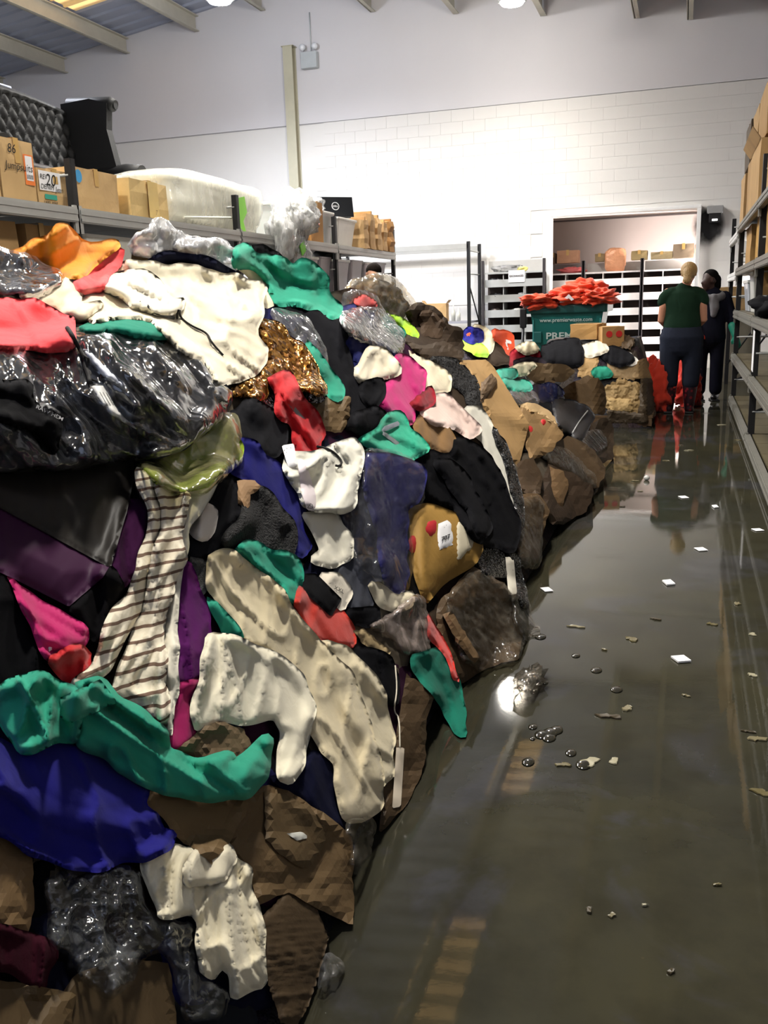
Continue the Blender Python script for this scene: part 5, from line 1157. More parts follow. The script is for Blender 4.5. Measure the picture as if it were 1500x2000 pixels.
# ---- face, left
cl('garment', 'dark plum garment behind the striped dress', (58, 20, 56), '246,975 286,988 284,1042 270,1104 240,1150 212,1120 228,1062', T=.03, A=.012)
cl('garment', 'black garment between the plum bag and the striped dress', (14, 13, 15), '130,1186 215,1108 240,1148 216,1204 200,1250 172,1230', T=.03)
cl('garment', 'black garment at the left edge below the plum bag', (14, 14, 16), '-60,1090 10,1108 34,1155 70,1230 92,1292 112,1325 80,1345 20,1350 -60,1350', T=.04, A=.014)
o = cl('sweatshirt', 'magenta sweatshirt with a small white clip', (196, 26, 104), '12,1116 44,1147 128,1190 168,1226 171,1248 148,1279 94,1290 82,1273 66,1217 32,1160', T=.07, rad=.05, A=.018, th=30)
flatpatch('white_clip', pp('92,1265 100,1261 103,1268 96,1273'), PAPER, o, st=3)
cl('garment', 'scarlet garment below the magenta sweatshirt', (208, 36, 40), '92,1288 160,1262 187,1273 180,1295 156,1336 132,1336 114,1318', T=.05)
cl('garment', 'purple satin garment hanging beside the striped dress', (88, 26, 92), '348,1166 362,1092 392,1150 408,1228 412,1294 408,1318 367,1338 332,1328 332,1267', T=.04, th=80, A=.012)
cl('garment', 'dark magenta garment below the purple satin one', (150, 22, 84), '342,1347 394,1332 386,1362 381,1438 357,1451 340,1464 324,1444', T=.03, A=.01)
cl('garment', 'navy garment showing below the cream coats', (18, 20, 42), '524,1522 574,1508 606,1460 640,1478 672,1550 680,1626 640,1600 574,1552', T=.03, th=70)
# long cream coats
o = cl('coat', 'long muddy cream coat sleeve reaching down to the floor', (222, 208, 172), '628,1262 678,1264 720,1310 752,1374 772,1424 774,1448 766,1512 747,1540 726,1520 690,1420 650,1330', dirt=.45, T=.07, rad=.05, th=62, lam=.1, A=.014)
cord('string', [(772, 1300), (776, 1350), (768, 1390), (780, 1400), (781, 1460)], .0025, plain((214, 206, 186), .8), o, st=4); flatpatch('swing_tag', pp('774,1460 790,1460 783,1575 766,1579'), plain((222, 208, 186), .7), o)
cl('coat', 'long muddy cream coat lying down the middle of the face', (220, 205, 168), '408,1088 422,1082 462,1080 500,1106 538,1138 578,1192 634,1257 690,1330 730,1430 746,1540 744,1572 710,1600 678,1600 660,1542 630,1456 612,1420 606,1356 550,1292 470,1244 412,1165', dirt=.5, T=.08, rad=.06, th=58, lam=.15, A=.017)
cl('garment', 'teal edge tucked under the cream coats', TEAL, '402,1166 424,1177 460,1226 470,1246 440,1242 412,1194', T=.03, A=.008)
cl('coat', 'cream jacket with a piped edge and a turned hem', (236, 228, 202), '409,1240 470,1250 542,1282 588,1330 608,1356 614,1392 607,1450 588,1494 568,1530 546,1519 551,1432 536,1400 470,1414 440,1408 382,1432 373,1390 398,1342 408,1270', dirt=.18, T=.08, rad=.05, A=.016, lam=.14, th=75, fan=(430, 1180))
# striped dress
def striped(col=CREAM):
    m, nt, p = newmat('striped_jersey'); co = coord(nt)
    mp = nd(nt, 'ShaderNodeMapping'); nt.links.new(co, mp.inputs[0]); mp.inputs['Rotation'].default_value = (R(10), R(12), 0)
    wv = nd(nt, 'ShaderNodeTexWave', wave_type='BANDS', bands_direction='Z', i_Scale=13.5, i_Distortion=1.2, i_Detail=1.0); wv.inputs['Detail Scale'].default_value = 1.2; nt.links.new(mp.outputs[0], wv.inputs['Vector'])
    st_ = ramp(nt, wv.outputs[0], [(.8, 0), (.87, 1)]); base = mixc(nt, st_, s2l((232, 222, 198)), s2l((112, 88, 72)))
    base = mixc(nt, ramp(nt, noise(nt, co, 5, 5, .6), [(.6, 0), (.72, .6)]), base, (.12, .08, .045)); nt.links.new(base, p.inputs['Base Color']); p.inputs['Roughness'].default_value = .9
    nt.links.new(bump(nt, noise(nt, co, 26, 3), .4, .012), p.inputs['Normal']); return m
SM = striped()
o = thing('striped_dress', (-1.0, 1.45, .5), 'cream dress with thin brown stripes hanging down the face', 'dress', 'garments in the long heap')
part(o, 'left_panel', CREAM, '262,912 300,925 322,990 310,1090 286,1180 246,1240 214,1300 176,1332 146,1350 150,1334 184,1292 214,1200 247,1150 270,1100 284,1034 280,987 263,950', mat=SM, T=.04, A=.018, th=100, lam=.07)
part(o, 'lining', CREAM, '376,955 447,916 420,950 384,1002 364,1052 352,1166 336,1268 338,1380 341,1438 325,1440 310,1390 318,1250 340,1100 352,1010', mat=cloth((232, 226, 206), .2), T=.04, A=.01, th=95)
part(o, 'right_panel', CREAM, '300,925 340,955 372,960 362,1040 346,1130 322,1200 322,1300 318,1410 290,1396 216,1362 240,1290 280,1180 300,1080 312,1000', mat=SM, T=.05, A=.022, th=98, lam=.075)
# plastic wrapped bundles, upper left
cl('purple_bag', 'smooth dark plum bag below the black sheet', (62, 18, 58), '-80,955 0,990 110,1046 215,1104 201,1128 134,1185 34,1134 -80,1080', cat='bag', mat=plain((56, 17, 52), .62, 0, .25), smooth=0, puff=1, T=.05, rad=.05, A=.002, lam=.3)
cl('black_sheet', 'smooth black plastic sheet with a sharp lower edge', (28, 25, 22), '-80,905 43,918 133,910 262,896 262,934 248,1000 228,1068 216,1110 110,1052 0,992 -80,960', cat='plastic sheet', mat=plain((32, 28, 24), .55, 0, .35), smooth=0, puff=1, T=.04, rad=.05, A=.002, lam=.3, skirt=True)
lime = film((150, 190, 40), .45, .6, 10)
cl('garment', 'lime green garment under yellowed film', (150, 176, 40), '268,905 334,878 400,828 444,830 466,868 468,893 448,917 384,960 334,953 300,928', T=.05, A=.006, lam=.2)
poly_film('yellowed clear film over the lime garment', '264,906 334,874 402,822 428,806 464,812 475,854 466,868 468,896 446,918 384,962 330,955 298,930', film((214, 206, 150), .3, .7, 10), T=.03, crum=.012)
BAGC = (37, 39, 46)
o = cl('garment_bag', 'stack of dark garments in glossy clear film on the left', BAGC, '-80,690 0,680 50,672 150,648 267,645 334,660 394,703 421,743 451,767 434,802 367,868 294,894 260,888 233,894 213,898 133,911 43,920 -80,905', cat='garment bag', dirt=0, puff=1, T=.13, rad=.09, A=.03, lam=.09, th=48)
fo_ = poly_film(None, '-80,684 0,674 52,668 150,642 270,640 336,655 398,700 426,742 456,768 436,806 368,872 294,898 258,892 214,902 133,914 43,923 -80,908', film((236, 238, 245), .035, 1.1, 16), parent=o, name='clear_film', T=.012, crum=.022, cs=.06, A=.014, lam=.06, th=48)
o2 = cl('black_garment', 'black jersey garment lying on the film bundle at the left edge', (14, 14, 16), '-80,720 0,742 62,748 70,790 110,816 114,892 96,862 60,842 20,822 -80,800', T=.04, A=.02, th=20)
flatpatch('paper_strip', pp('160,680 175,683 215,722 250,756 243,763 205,738 178,712'), plain((226, 228, 236), .5), o)
lb = flatpatch('size_strip', pp('72,790 82,784 140,812 122,818'), plain((30, 30, 33), .5), o); print_on('strip_lettering', 'RAW HEM', (70, 797), (11.5, 5.6), (4, -9), plain((170, 170, 172), .6), lb, .01)
# coat and colours on top
cl('garment', 'teal garment edge under the cream coat', (28, 128, 104), '148,642 200,621 268,617 304,624 332,647 331,660 287,655 233,647 160,650', T=.03, A=.008, th=10)
o = cl('coat', 'big cream wool coat spread over the film bundles', (236, 226, 198), '215,530 262,508 300,516 400,526 514,556 511,600 501,650 531,680 521,702 500,728 474,748 434,752 413,728 393,702 367,698 333,662 300,620 170,628 120,606 160,585 200,570', dirt=.12, T=.05, rad=.05, th=42, lam=.12, A=.02)
cl('garment', 'rolled cream collar and cuff at the left end of the coat', (232, 216, 186), '36,572 110,553 140,534 168,536 173,551 158,574 160,594 205,590 150,628 100,604 58,588', T=.05, A=.018, dirt=.15, th=150)
o = cl('hood', 'rolled cream hood lying on the coat with a black cord', (240, 232, 208), '199,551 233,533 284,532 322,556 335,581 361,583 354,604 318,614 282,602 232,578 202,564', cat='garment', puff=1, T=.06, rad=.02, A=.025, lam=.08, th=30)
flatpatch('black_tab', pp('272,588 282,586 306,606 344,619 342,625 304,614'), plain((22, 22, 24), .6), o)
cord('drawcord', [(346, 622), (347, 606), (352, 604), (350, 618), (372, 636), (405, 650), (412, 668), (436, 694)], .0035, INK, o)
cl('garment', 'coral fabric beneath the orange one', (246, 84, 86), '188,510 230,486 241,489 231,521 201,558 164,576 147,561 142,541', T=.05, A=.014, th=135)
cl('garment', 'fluorescent orange fabric on top of the heap', (255, 156, 20), '8,498 53,478 123,434 168,473 231,469 238,484 188,514 144,544 117,534 82,518 40,508', T=.05, rad=.05, A=.01, lam=.16, th=150)
o = cl('garment', 'dark bundle in crinkled clear plastic at the left edge', (40, 40, 48), '-80,490 0,497 34,500 74,513 115,540 110,548 67,569 23,561 -80,560', T=.05, A=.016)
poly_film(None, '-80,486 0,493 36,496 76,510 120,540 112,552 68,573 20,565 -80,565', film((240, 240, 245), .1, 1.1, 22), parent=o, name='clear_film', T=.015, crum=.025)
o = cl('sweater', 'coral red knitted sweater with a black cord and white tag', (244, 62, 68), '-80,600 0,590 23,581 68,589 114,606 149,617 148,641 134,678 100,685 50,676 -80,676', puff=1, T=.06, rad=.03, A=.024, lam=.12, th=20)
cord('black_cord', [(131, 640), (138, 650), (150, 672), (160, 690), (168, 700), (165, 715), (172, 728), (176, 748)], .005, INK, o); cord('knot', [(164, 694), (176, 702), (166, 716), (180, 730), (170, 738), (190, 745)], .0025, INK, o)
tg = flatpatch('swing_tag', pp('173,749 206,750 222,785 240,813 274,843 250,830 213,808 186,775'), plain((232, 230, 224), .6), o)
for k in range(3): cord('print_line', [(195+k*6, 766), (210+k*6, 792)], .0006, INK, tg, off=.003, st=4)
# ---- lower left
card('torn tan cardboard at the left edge under the blue sweatshirt', '-60,1610 0,1626 32,1650 62,1678 70,1768 54,1827 20,1816 -60,1800', (128, 98, 60), .5, st=14)
cl('garment', 'dark maroon garment at the bottom left', (52, 14, 26), '-60,1816 0,1818 60,1818 108,1862 86,1938 0,1906 -60,1900', T=.04, A=.014)
card('olive brown carton at the bottom of the heap', '150,1900 250,1870 330,1880 352,2040 280,2120 120,2120 60,2020', (86, 68, 40), .7, crum=.015, cs=.3, st=14)
card('brown carton corner at the bottom left', '-80,1895 60,1925 150,1940 120,2120 -80,2120', (96, 74, 44), .7, crum=.015, cs=.3, st=14)
poly_film('wrinkled clear plastic hanging at the bottom of the heap', '96,1713 128,1696 268,1694 290,1788 342,1799 374,1799 386,1906 446,1944 430,1982 357,1992 341,1896 314,1858 276,1870 260,1912 212,1950 176,1928 144,1874 106,1842', film((220, 224, 226), .07, .8, 20), T=.05, crum=.03, cs=.035, st=5)
card('wet corrugated cardboard roll at the bottom of the heap', '506,1798 560,1740 612,1752 642,1832 630,1876 604,1962 576,2010 548,1998 522,1916', (78, 60, 38), .7, crum=.0, T=.06, rad=.06, A=.006, lam=.018, th=-8, st=6, flat=False)
poly_film('small clear film scrap beside the corrugated roll', '640,1862 668,1880 672,1900 640,1930 616,1934 630,1880', st=6)
card('large torn brown cardboard sheet at the heap foot', '480,1556 522,1533 558,1542 610,1573 638,1590 688,1630 692,1684 687,1712 694,1757 689,1808 646,1788 610,1768 560,1742 506,1768 480,1698 443,1652', (112, 88, 54), .5, crum=.05, cs=.11)
o = card('second torn sheet with white plastic showing at its fold', '515,1545 560,1552 612,1580 640,1640 600,1700 560,1680 520,1640', (100, 78, 48), .5, crum=.03, cs=.1)
flatpatch('white_liner', pp('560,1628 590,1624 604,1636 580,1642'), plain((205, 205, 196), .4), o)
poly_film('clear film hanging under the long cream coat', '680,1600 732,1604 716,1684 700,1712 686,1660', MILKY, st=5)
cl('jacket', 'muddy cream jacket sleeves hanging at the heap foot', (230, 220, 190), '282,1676 341,1658 364,1671 444,1654 466,1682 492,1697 502,1756 505,1848 522,1928 452,1955 437,1896 416,1913 383,1896 380,1792 304,1800 295,1756 287,1713', dirt=.5, T=.06, rad=.04, th=82, lam=.09, A=.022)
cl('garment', 'cream collar flap with a stitched edge on the muddy jacket', (228, 218, 190), '362,1690 380,1664 444,1652 466,1680 440,1716 404,1730 362,1732', T=.03, A=.008, dirt=.2)
card('torn brown cardboard under the green hoodie', '288,1540 330,1546 430,1560 486,1548 484,1584 444,1652 414,1688 384,1664 340,1632 313,1592 300,1584 280,1570', (118, 92, 56), .4, crum=.025, cs=.14)
cl('sweatshirt', 'royal blue sweatshirt drooping at the lower left', (30, 28, 116), '-80,1440 0,1446 47,1464 110,1442 167,1462 234,1496 288,1532 284,1570 314,1584 314,1624 341,1628 334,1658 283,1674 200,1699 110,1689 60,1672 30,1648 -80,1610', puff=1, T=.07, rad=.06, th=25, lam=.16, A=.022)
card('crushed dark cardboard piece caught in the cream jacket', '346,1464 402,1418 434,1408 478,1424 488,1450 496,1496 470,1504 446,1492 390,1484', (112, 90, 62), .3, crum=.05, cs=.06, st=10)
o = thing('hoodie', (-.85, 1.3, .35), 'long teal hoodie twisted across the lower face', 'hoodie', 'garments in the long heap')
part(o, 'body', TEAL, '147,1345 196,1327 228,1370 284,1393 321,1424 328,1470 394,1481 447,1470 458,1497 494,1462 524,1438 533,1490 522,1523 482,1555 430,1566 350,1555 283,1528 200,1478 150,1452 130,1400', mat=cloth(TEAL, .12), puff=1, T=.07, rad=.035, th=32, lam=.1, A=.028)
part(o, 'hood', TEAL, '-10,1378 12,1334 90,1309 114,1323 148,1343 160,1390 150,1452 110,1440 60,1462 42,1464 10,1430 -10,1400', mat=cloth(TEAL, .12), puff=1, T=.06, rad=.03, th=60, lam=.11, A=.035)
part(o, 'pocket', TEAL, '118,1362 196,1326 230,1372 140,1412 118,1402', mat=cloth(TEAL, .12), T=.02, rad=.02, A=.006, smooth=0)
# ------------------------------------------------------------------ people
def remeshed(name, mb, mat, parent, vox=.012, sm=6):
    o = mb.build(name, mat, parent, True); m = o.modifiers.new('remesh', 'REMESH'); m.mode = 'VOXEL'; m.voxel_size = vox; m.use_smooth_shade = True
    s = o.modifiers.new('smooth', 'SMOOTH'); s.iterations = sm; s.factor = .5; return o
def limb(b, pts, rs, n=14):
    """tapered limb: pts, rs (radius or (side, depth)); rounded ends"""
    for (p, r) in ((pts[0], rs[0]), (pts[-1], rs[-1])):
        q = r if isinstance(r, tuple) else (r, r); b.ball(p, (q[0], q[1], min(q)), 14, 8)
    rg = []
    for i, p in enumerate(pts):
        t = Vector(pts[min(i+1, len(pts)-1)])-Vector(pts[max(i-1, 0)]); t.normalize()
        a = Vector((1, 0, 0)); a = (a-t*a.dot(t)); a = a.normalized() if a.length > .1 else Vector((0, 1, 0)); c = t.cross(a)
        q = rs[i] if isinstance(rs[i], tuple) else (rs[i], rs[i]); rg.append((p, a*q[0], c*q[1]))
    b.rings(rg, n)
def person_base(b, O, hgt, face, sh=.19):
    pass
SKINL = plain((196, 140, 112), .55, 0, .4, None, .06); SKIND = plain((62, 40, 32), .5, 0, .4, None, .08)
def hand(b, wrist, d, up_, side, s=1.):
    """palm, four fingers and thumb, slightly curled; d = pointing direction"""
    w_ = Vector(wrist); d = Vector(d).normalized(); u = Vector(up_).normalized(); sv = d.cross(u).normalized()*side
    limb(b, [w_, w_+d*.05*s, w_+d*.09*s], [.026*s, .036*s, .036*s], 10)
    for k, ln in enumerate((.068, .078, .072, .056)):
        r0 = w_+d*.085*s+sv*(.027-.018*k)*s; p1 = r0+d*ln*.5*s-u*.006*s; p2 = p1+d*ln*.42*s-u*.022*s; limb(b, [r0, p1, p2], [.0105*s, .0095*s, .008*s], 8)
    t0 = w_+d*.03*s+sv*.03*s; limb(b, [t0, t0+d*.03*s+sv*.022*s, t0+d*.058*s+sv*.024*s-u*.01*s], [.013*s, .011*s, .009*s], 8)
def head(b, c, fdir, tilt=0., s=1.):
    """skull, jaw, nose, ears; c = head centre, fdir = facing direction"""
    f = Vector(fdir).normalized(); r = f.cross(Vector((0, 0, 1))).normalized(); u = Vector((0, 0, 1)); c = Vector(c)
    b.ball(c+u*.03*s-f*.012*s, (.078*s, .092*s, .095*s) if abs(f.y) > abs(f.x) else (.092*s, .078*s, .095*s), 18, 12)
    limb(b, [c+f*.03*s-u*.005*s, c+f*.04*s-u*.05*s, c+f*.045*s-u*.088*s], [.064*s, .056*s, .032*s], 12)
    limb(b, [c+f*.082*s+u*.02*s, c+f*.1*s-u*.018*s], [.01*s, .016*s], 8)         # nose
    limb(b, [c+f*.08*s-u*.052*s-r*.018*s, c+f*.08*s-u*.052*s+r*.018*s], [.01*s, .01*s], 8)   # lips
    for k in (-1, 1):
        limb(b, [c+r*k*.077*s+u*.012*s-f*.005*s, c+r*k*.08*s-u*.025*s-f*.002*s], [.016*s, .011*s], 8)   # ears
        b.ball(c+f*.066*s+r*k*.03*s+u*.008*s, .014*s, 8, 6)
# woman in green, seen from behind
O = Vector((-.04, 11.22, 0)); W = thing('person', O, 'person with a blonde bun in a green top, dark trousers and patterned boots', 'person')
def q(x, y, z): return (O.x+x, O.y+y, O.z+z)
b = MB()
head(b, q(.05, .03, 1.59), (.25, 1, -.12))
limb(b, [q(0, 0, 1.36), q(.02, .0, 1.46), q(.045, .02, 1.55)], [.07, .054, .052])
limb(b, [q(0, .01, .95), q(0, .0, 1.1), q(0, 0, 1.25), q(0, 0, 1.36), q(0, 0, 1.41)], [(.17, .12), (.15, .105), (.17, .115), (.17, .1), (.1, .07)], 20)
for s in (-1, 1):
    limb(b, [q(s*.17, 0, 1.38), q(s*.215, -.01, 1.22), q(s*.235, .0, 1.07), q(s*.19, .12, 1.02), q(s*.12, .25, 1.04)], [.058, .05, .041, .038, .03])
    hand(b, q(s*.12, .25, 1.04), (-s*.35, 1, .1), (0, 0, 1), -s, .95)
    limb(b, [q(s*.095, 0, .92), q(s*.1, .01, .5), q(s*.1, 0, .1)], [.1, .065, .045])
    limb(b, [q(s*.1, 0, .06), q(s*.11, .12, .04)], [.04, .035])
remeshed('body', b, SKINL, W, .011, 4)
b = MB()
limb(b, [q(0, .0, .93), q(0, -.005, 1.02), q(0, 0, 1.14), q(0, 0, 1.28), q(0, .0, 1.38), q(0, .0, 1.43)], [(.215, .15), (.21, .15), (.195, .14), (.2, .13), (.18, .105), (.085, .07)], 28)
for s in (-1, 1): limb(b, [q(s*.12, 0, 1.375), q(s*.17, 0, 1.365), q(s*.205, 0, 1.33), q(s*.222, 0, 1.28)], [.075, .072, .07, .066])
remeshed('green_top', b, cloth((27, 48, 35), 0, .9, .8), W, .014, 4)
b = MB()
limb(b, [q(0, -.01, .98), q(0, -.015, .88), q(0, -.01, .78)], [(.215, .145), (.25, .17), (.235, .16)], 26)
for s in (-1, 1): limb(b, [q(s*.115, 0, .84), q(s*.125, .0, .6), q(s*.12, 0, .44), q(s*.118, 0, .36)], [(.13, .145), (.112, .125), (.1, .11), (.098, .105)], 18)
remeshed('trousers', b, cloth((38, 42, 54), 0, .9, .9), W, .014, 3)
bm_, nt, p_ = newmat('patterned_rubber'); co = coord(nt); v = nd(nt, 'ShaderNodeTexVoronoi', i_Scale=22); nt.links.new(co, v.inputs['Vector']); nt.links.new(ramp(nt, v.outputs['Distance'], [(.3, s2l((120, 32, 40))), (.45, s2l((44, 22, 30)))]), p_.inputs['Base Color']); p_.inputs['Roughness'].default_value = .3
for s in (-1, 1):
    b = MB(); limb(b, [q(s*.115, 0, .3), q(s*.113, 0, .12), q(s*.112, .01, .06)], [.085, .062, .055]); limb(b, [q(s*.112, -.01, .05), q(s*.125, .13, .045)], [(.052, .047), (.046, .04)])
    bo = remeshed('boot', b, bm_, W, .01, 3); MB().box(q(s*.118, .055, .011), (.1, .27, .02), None, .008).build('sole', BLACKM, bo)
b = MB(); b.ball(q(.05, .01, 1.625), (.094, .105, .1), 18, 12); limb(b, [q(.04, -.06, 1.6), q(.035, -.085, 1.54)], [.06, .045]); b.ball(q(.035, -.09, 1.52), (.05, .045, .045), 12, 8)
remeshed('hair', b, plain((168, 138, 92), .5, 0, .4, (60, .8, .02), .3, 30), W, .01, 2)
# person in scarf
O2 = Vector((.3, 12.62, 0)); W = thing('person', O2, 'person in dark clothes with a grey scarf and a teal glove', 'person')
def q(x, y, z): return (O2.x+x, O2.y+y, O2.z+z)
b = MB(); head(b, q(-.04, -.03, 1.52), (-.85, -.5, -.12))
limb(b, [q(0, 0, 1.3), q(-.01, -.005, 1.4), q(-.03, -.02, 1.48)], [.07, .054, .052]); limb(b, [q(0, 0, .9), q(0, 0, 1.08), q(0, 0, 1.3)], [(.16, .12), (.14, .11), (.17, .1)], 18)
for s in (-1, 1): limb(b, [q(s*.09, 0, .9), q(s*.1, 0, .5), q(s*.1, 0, .1)], [.09, .06, .045]); limb(b, [q(s*.1, 0, .06), q(s*.08, -.13, .04)], [.04, .034])
limb(b, [q(.18, 0, 1.32), q(.24, -.02, 1.1), q(.27, -.06, .92), q(.3, -.12, .84)], [.055, .045, .036, .028]); limb(b, [q(-.18, 0, 1.32), q(-.2, -.03, 1.08), q(-.13, -.12, .88)], [.055, .045, .03])
remeshed('body', b, SKIND, W, .011, 4)
dk = cloth((24, 25, 36), 0, .9, .8)
b = MB(); limb(b, [q(0, 0, .8), q(0, 0, .95), q(0, 0, 1.12), q(0, 0, 1.28), q(0, 0, 1.37)], [(.2, .15), (.185, .14), (.18, .135), (.195, .125), (.11, .08)], 24)
limb(b, [q(.16, 0, 1.31), q(.24, -.02, 1.1), q(.275, -.06, .94)], [.08, .066, .055]); limb(b, [q(-.16, 0, 1.31), q(-.21, -.03, 1.08), q(-.15, -.11, .92)], [.08, .066, .055])
remeshed('coat', b, dk, W, .014, 3)
b = MB(); limb(b, [q(0, 0, .88), q(0, 0, .8)], [(.19, .14), (.185, .14)], 20)
for s in (-1, 1): limb(b, [q(s*.095, 0, .82), q(s*.1, 0, .5), q(s*.1, 0, .14)], [.1, .085, .08])
remeshed('trousers', b, dk, W, .014, 3)
for s in (-1, 1):
    b = MB(); limb(b, [q(s*.1, .03, .07), q(s*.1, 0, .055), q(s*.08, -.14, .045)], [.055, .052, .042]); bo = remeshed('boot', b, plain((14, 14, 15), .25), W, .01, 3); MB().box(q(s*.09, -.06, .011), (.1, .28, .02), rz(8), .008).build('sole', BLACKM, bo)
b = MB(); hand(b, q(.3, -.12, .84), (.3, -.25, -1), (0, -1, 0), 1, 1.15); limb(b, [q(.27, -.08, .95), q(.3, -.12, .84)], [.058, .044]); remeshed('teal_glove', b, plain((28, 138, 112), .5), W, .008, 2)
b = MB(); hand(b, q(-.13, -.12, .88), (.1, -.35, -1), (0, -1, 0), -1, 1.1); limb(b, [q(-.15, -.1, .94), q(-.13, -.12, .88)], [.05, .042]); remeshed('orange_glove', b, plain((196, 52, 28), .5), W, .008, 2)
b = MB(); b.tube([q(.14*math.cos(a)-.01, .115*math.sin(a)-.02, 1.36-.03*math.sin(a)*0-.05*(1+math.sin(-a))*.6) for a in [i*2*math.pi/20 for i in range(21)]], .05, 12); limb(b, [q(.02, -.13, 1.3), q(.04, -.15, 1.18), q(.03, -.15, 1.1)], [.06, .06, .04]); remeshed('scarf', b, cloth((112, 110, 112), 0, .95, 1.), W, .011, 3)
b = MB(); b.ball(q(-.02, .0, 1.565), (.1, .1, .1), 18, 12); limb(b, [q(.04, .03, 1.53), q(.05, .04, 1.45)], [.07, .06]); remeshed('hair', b, plain((14, 12, 12), .95, 0, .1, (70, .5, .01)), W, .01, 2)
# man behind the heap
P3 = onX(730, 560, -3.45); O3 = Vector((P3[0], P3[1], 0)); W = thing('person', O3, 'dark haired man mostly hidden behind the heap by the rack', 'person')
def q(x, y, z): return (O3.x+x, O3.y+y, O3.z+z)
zt = float(onX(730, 514, -3.45)[2]); zz = zt-.13
b = MB(); head(b, q(0, 0, zz), (.35, -1, -.15)); limb(b, [q(0, .02, zz-.28), q(0, .01, zz-.08)], [.065, .055]); limb(b, [q(0, 0, zz-.75), q(0, 0, zz-.5), q(0, 0, zz-.26)], [(.16, .12), (.15, .11), (.17, .1)], 18)
for s in (-1, 1):
    limb(b, [q(s*.18, 0, zz-.28), q(s*.23, -.02, zz-.55), q(s*.2, -.15, zz-.72), q(s*.15, -.3, zz-.74)], [.055, .046, .038, .03]); hand(b, q(s*.15, -.3, zz-.74), (-s*.2, -1, 0), (0, 0, 1), s)
    limb(b, [q(s*.09, 0, zz-.75), q(s*.1, 0, .45), q(s*.1, 0, .1)], [.095, .065, .045]); limb(b, [q(s*.1, .02, .05), q(s*.11, -.13, .045)], [.045, .04])
remeshed('body', b, plain((188, 138, 112), .55, 0, .4, None, .06), W, .012, 4)
b = MB(); limb(b, [q(0, 0, zz-.8), q(0, 0, zz-.5), q(0, 0, zz-.3), q(0, 0, zz-.22)], [(.19, .14), (.18, .135), (.2, .125), (.1, .08)], 22)
for s in (-1, 1): limb(b, [q(s*.17, 0, zz-.29), q(s*.23, -.02, zz-.48)], [.08, .07])
remeshed('t_shirt', b, cloth((60, 62, 72)), W, .015, 3)
b = MB(); limb(b, [q(0, 0, zz-.72), q(0, 0, zz-.85)], [(.185, .14), (.19, .145)], 20)
for s in (-1, 1): limb(b, [q(s*.095, 0, zz-.84), q(s*.1, 0, .45), q(s*.1, 0, .08)], [.1, .085, .075])
remeshed('trousers', b, cloth((40, 42, 52)), W, .015, 3)
b = MB(); b.ball(q(0, .02, zz+.05), (.093, .1, .085), 18, 12); remeshed('hair', b, plain((24, 18, 15), .95, 0, .1, (70, .5, .01)), W, .01, 2)

# ------------------------------------------------------------------ litter on the wet floor
RF = random.Random(21)
cards = [(1335, 972, 22, 5), (1397, 991, 14, 5), (1369, 1074, 28, 7), (1306, 1140, 26, 10), (1068, 1153, 26, 9), (1330, 1290, 40, 13), (1480, 1036, 26, 5)]
cl_ = ['white card floating in the aisle level with the far cartons', 'small white card near the right rack beyond the doorway reflection', 'white card in the reflection of the woman in green', 'white square card in the middle of the aisle', 'white card beside the wet bale at the heap foot', 'largest white card lying alone on the open floor', 'white slip against the right rack']
for k, (x, y, wd_, hd_) in enumerate(cards):
    A_, B_, C_ = [Vector(onZ(x+dx, y+dy)) for dx, dy in ((-wd_/2, -hd_/3), (wd_/8, -hd_/2), (wd_/2, hd_/3))]; D_ = A_+C_-B_
    t = thing('white_card', (A_+C_)/2, cl_[k], 'card', 'white cards on the floor'); n_ = Vector((0, 0, 1)); MB().add([p+n_*z for z in (.003, .006+.004*(k % 2)) for p in (A_, B_, C_, D_)], [(0, 1, 2, 3), (4, 5, 6, 7), (0, 1, 5, 4), (1, 2, 6, 5), (2, 3, 7, 6), (3, 0, 4, 7)]).build('card', PAPER, t)
def scrap(x, y, r, col, label, group, seed, h=.004):
    rr = random.Random(seed); c = Vector(onZ(x, y)); n_ = 16; pr = []; ph = rr.uniform(0, 6.3); el = rr.uniform(.45, .9)
    for k in range(n_):
        a = 2*math.pi*k/n_; rad = r*.8*(.75+.3*math.sin(2*a+ph)+rr.uniform(-.25, .2)); pr.append((c.x+rad*math.cos(a), c.y+rad*math.sin(a)*el))
    vs = [(x_, y_, .002) for x_, y_ in pr]+[(c.x+(x_-c.x)*.92, c.y+(y_-c.y)*.92, h+rr.uniform(0, .003)) for x_, y_ in pr]
    fs = [tuple(range(n_, 2*n_))]+[(k, (k+1) % n_, n_+(k+1) % n_, n_+k) for k in range(n_)]
    o = MB().add(vs, fs).build('floor_scrap', plain(col, .3)); tag(o, label, 'scrap', group)
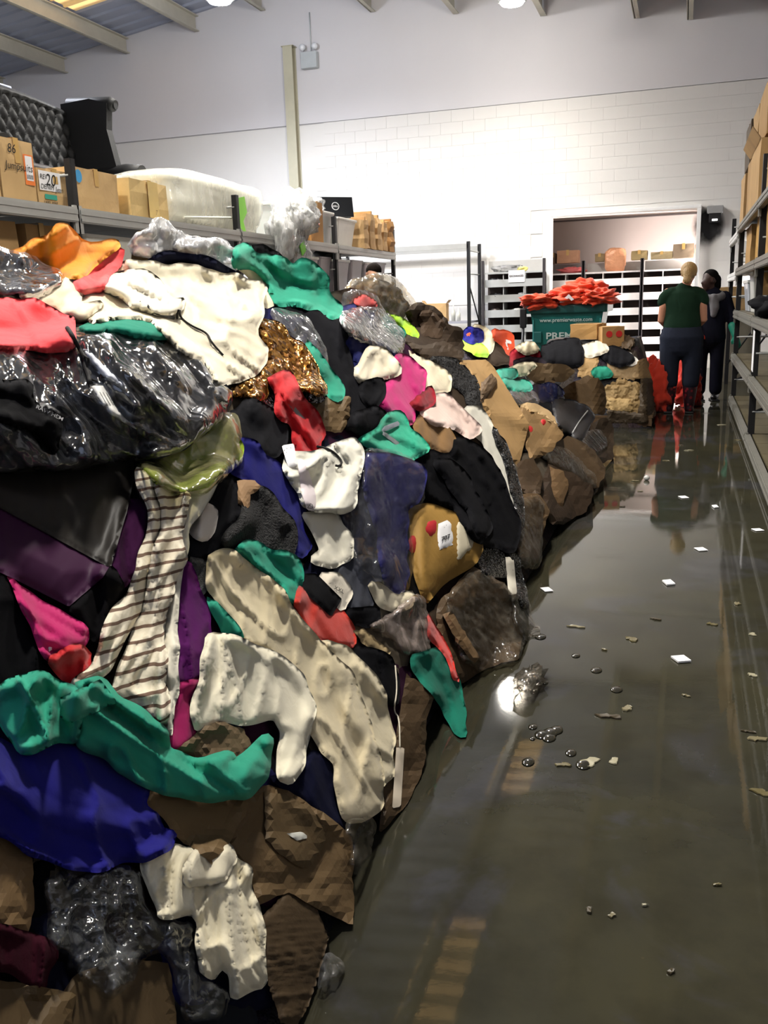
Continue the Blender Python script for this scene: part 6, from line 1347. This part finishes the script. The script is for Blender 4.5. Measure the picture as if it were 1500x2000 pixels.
sp_ = [(1225, 1385, .035), (1100, 1495, .03), (1150, 1490, .05), (1190, 1400, .05), (1125, 1225, .05), (1235, 1250, .045), (1200, 1488, .03), (1460, 1430, .03), (1480, 1445, .04), (1490, 1550, .05), (1470, 1320, .03), (1280, 1210, .03), (1340, 1360, .02), (1240, 940, .04), (1345, 880, .05), (1215, 990, .03), (1300, 900, .04), (1440, 860, .05), (1410, 830, .06), (1150, 1780, .018), (1195, 1790, .014), (1400, 1730, .014), (1260, 1770, .012), (1310, 1900, .014), (1440, 1180, .03), (1390, 1220, .03), (1470, 1240, .03), (1330, 870, .04), (1250, 960, .03), (1180, 1270, .02)]
for k, (x, y, r) in enumerate(sp_):
    scrap(x, y, r, [(112, 104, 78), (92, 84, 54), (150, 144, 120), (62, 54, 38)][k % 4], ['greyish tan scrap of soggy paper on the wet floor', 'olive scrap of pulped cardboard on the wet floor', 'whitish torn paper scrap on the wet floor', 'brown shred of cardboard on the wet floor'][k % 4], ['tan scraps on the floor', 'olive scraps on the floor', 'whitish scraps on the floor', 'brown shreds on the floor'][k % 4], k)
bub = film((230, 230, 225), .05, 1.2, 10)
for k in range(16):
    x, y = (1010+RF.uniform(0, 130), 1420+RF.uniform(0, 100)) if k < 10 else (1030+RF.uniform(-10, 180), 1240+RF.uniform(0, 120))
    c = onZ(x, y); r = RF.uniform(.006, .02); o = MB().ball((c[0], c[1], .002), (r*1.3, r*1.8, r*.22), 12, 6).build('water_blob', plain((40, 38, 30), .05, 0, .8)); tag(o, 'glinting water blob on the floor beside the heap foot', 'water blob', 'water blobs on the floor')
c = onZ(1034, 1340); o = blobby('plastic_scrap', (c[0], c[1], .03), (.05, .12, .035), MILKY, None, 18, 10, 2, .4, 5); tag(o, 'twisted clear plastic scrap on the floor by the heap', 'plastic scrap')
c = onZ(1263, 938); o = MB().ball((c[0], c[1], .018), (.022, .022, .02)).build('white_puck', plain((190, 190, 186), .4)); tag(o, 'small round white puck lying in the aisle', 'puck')
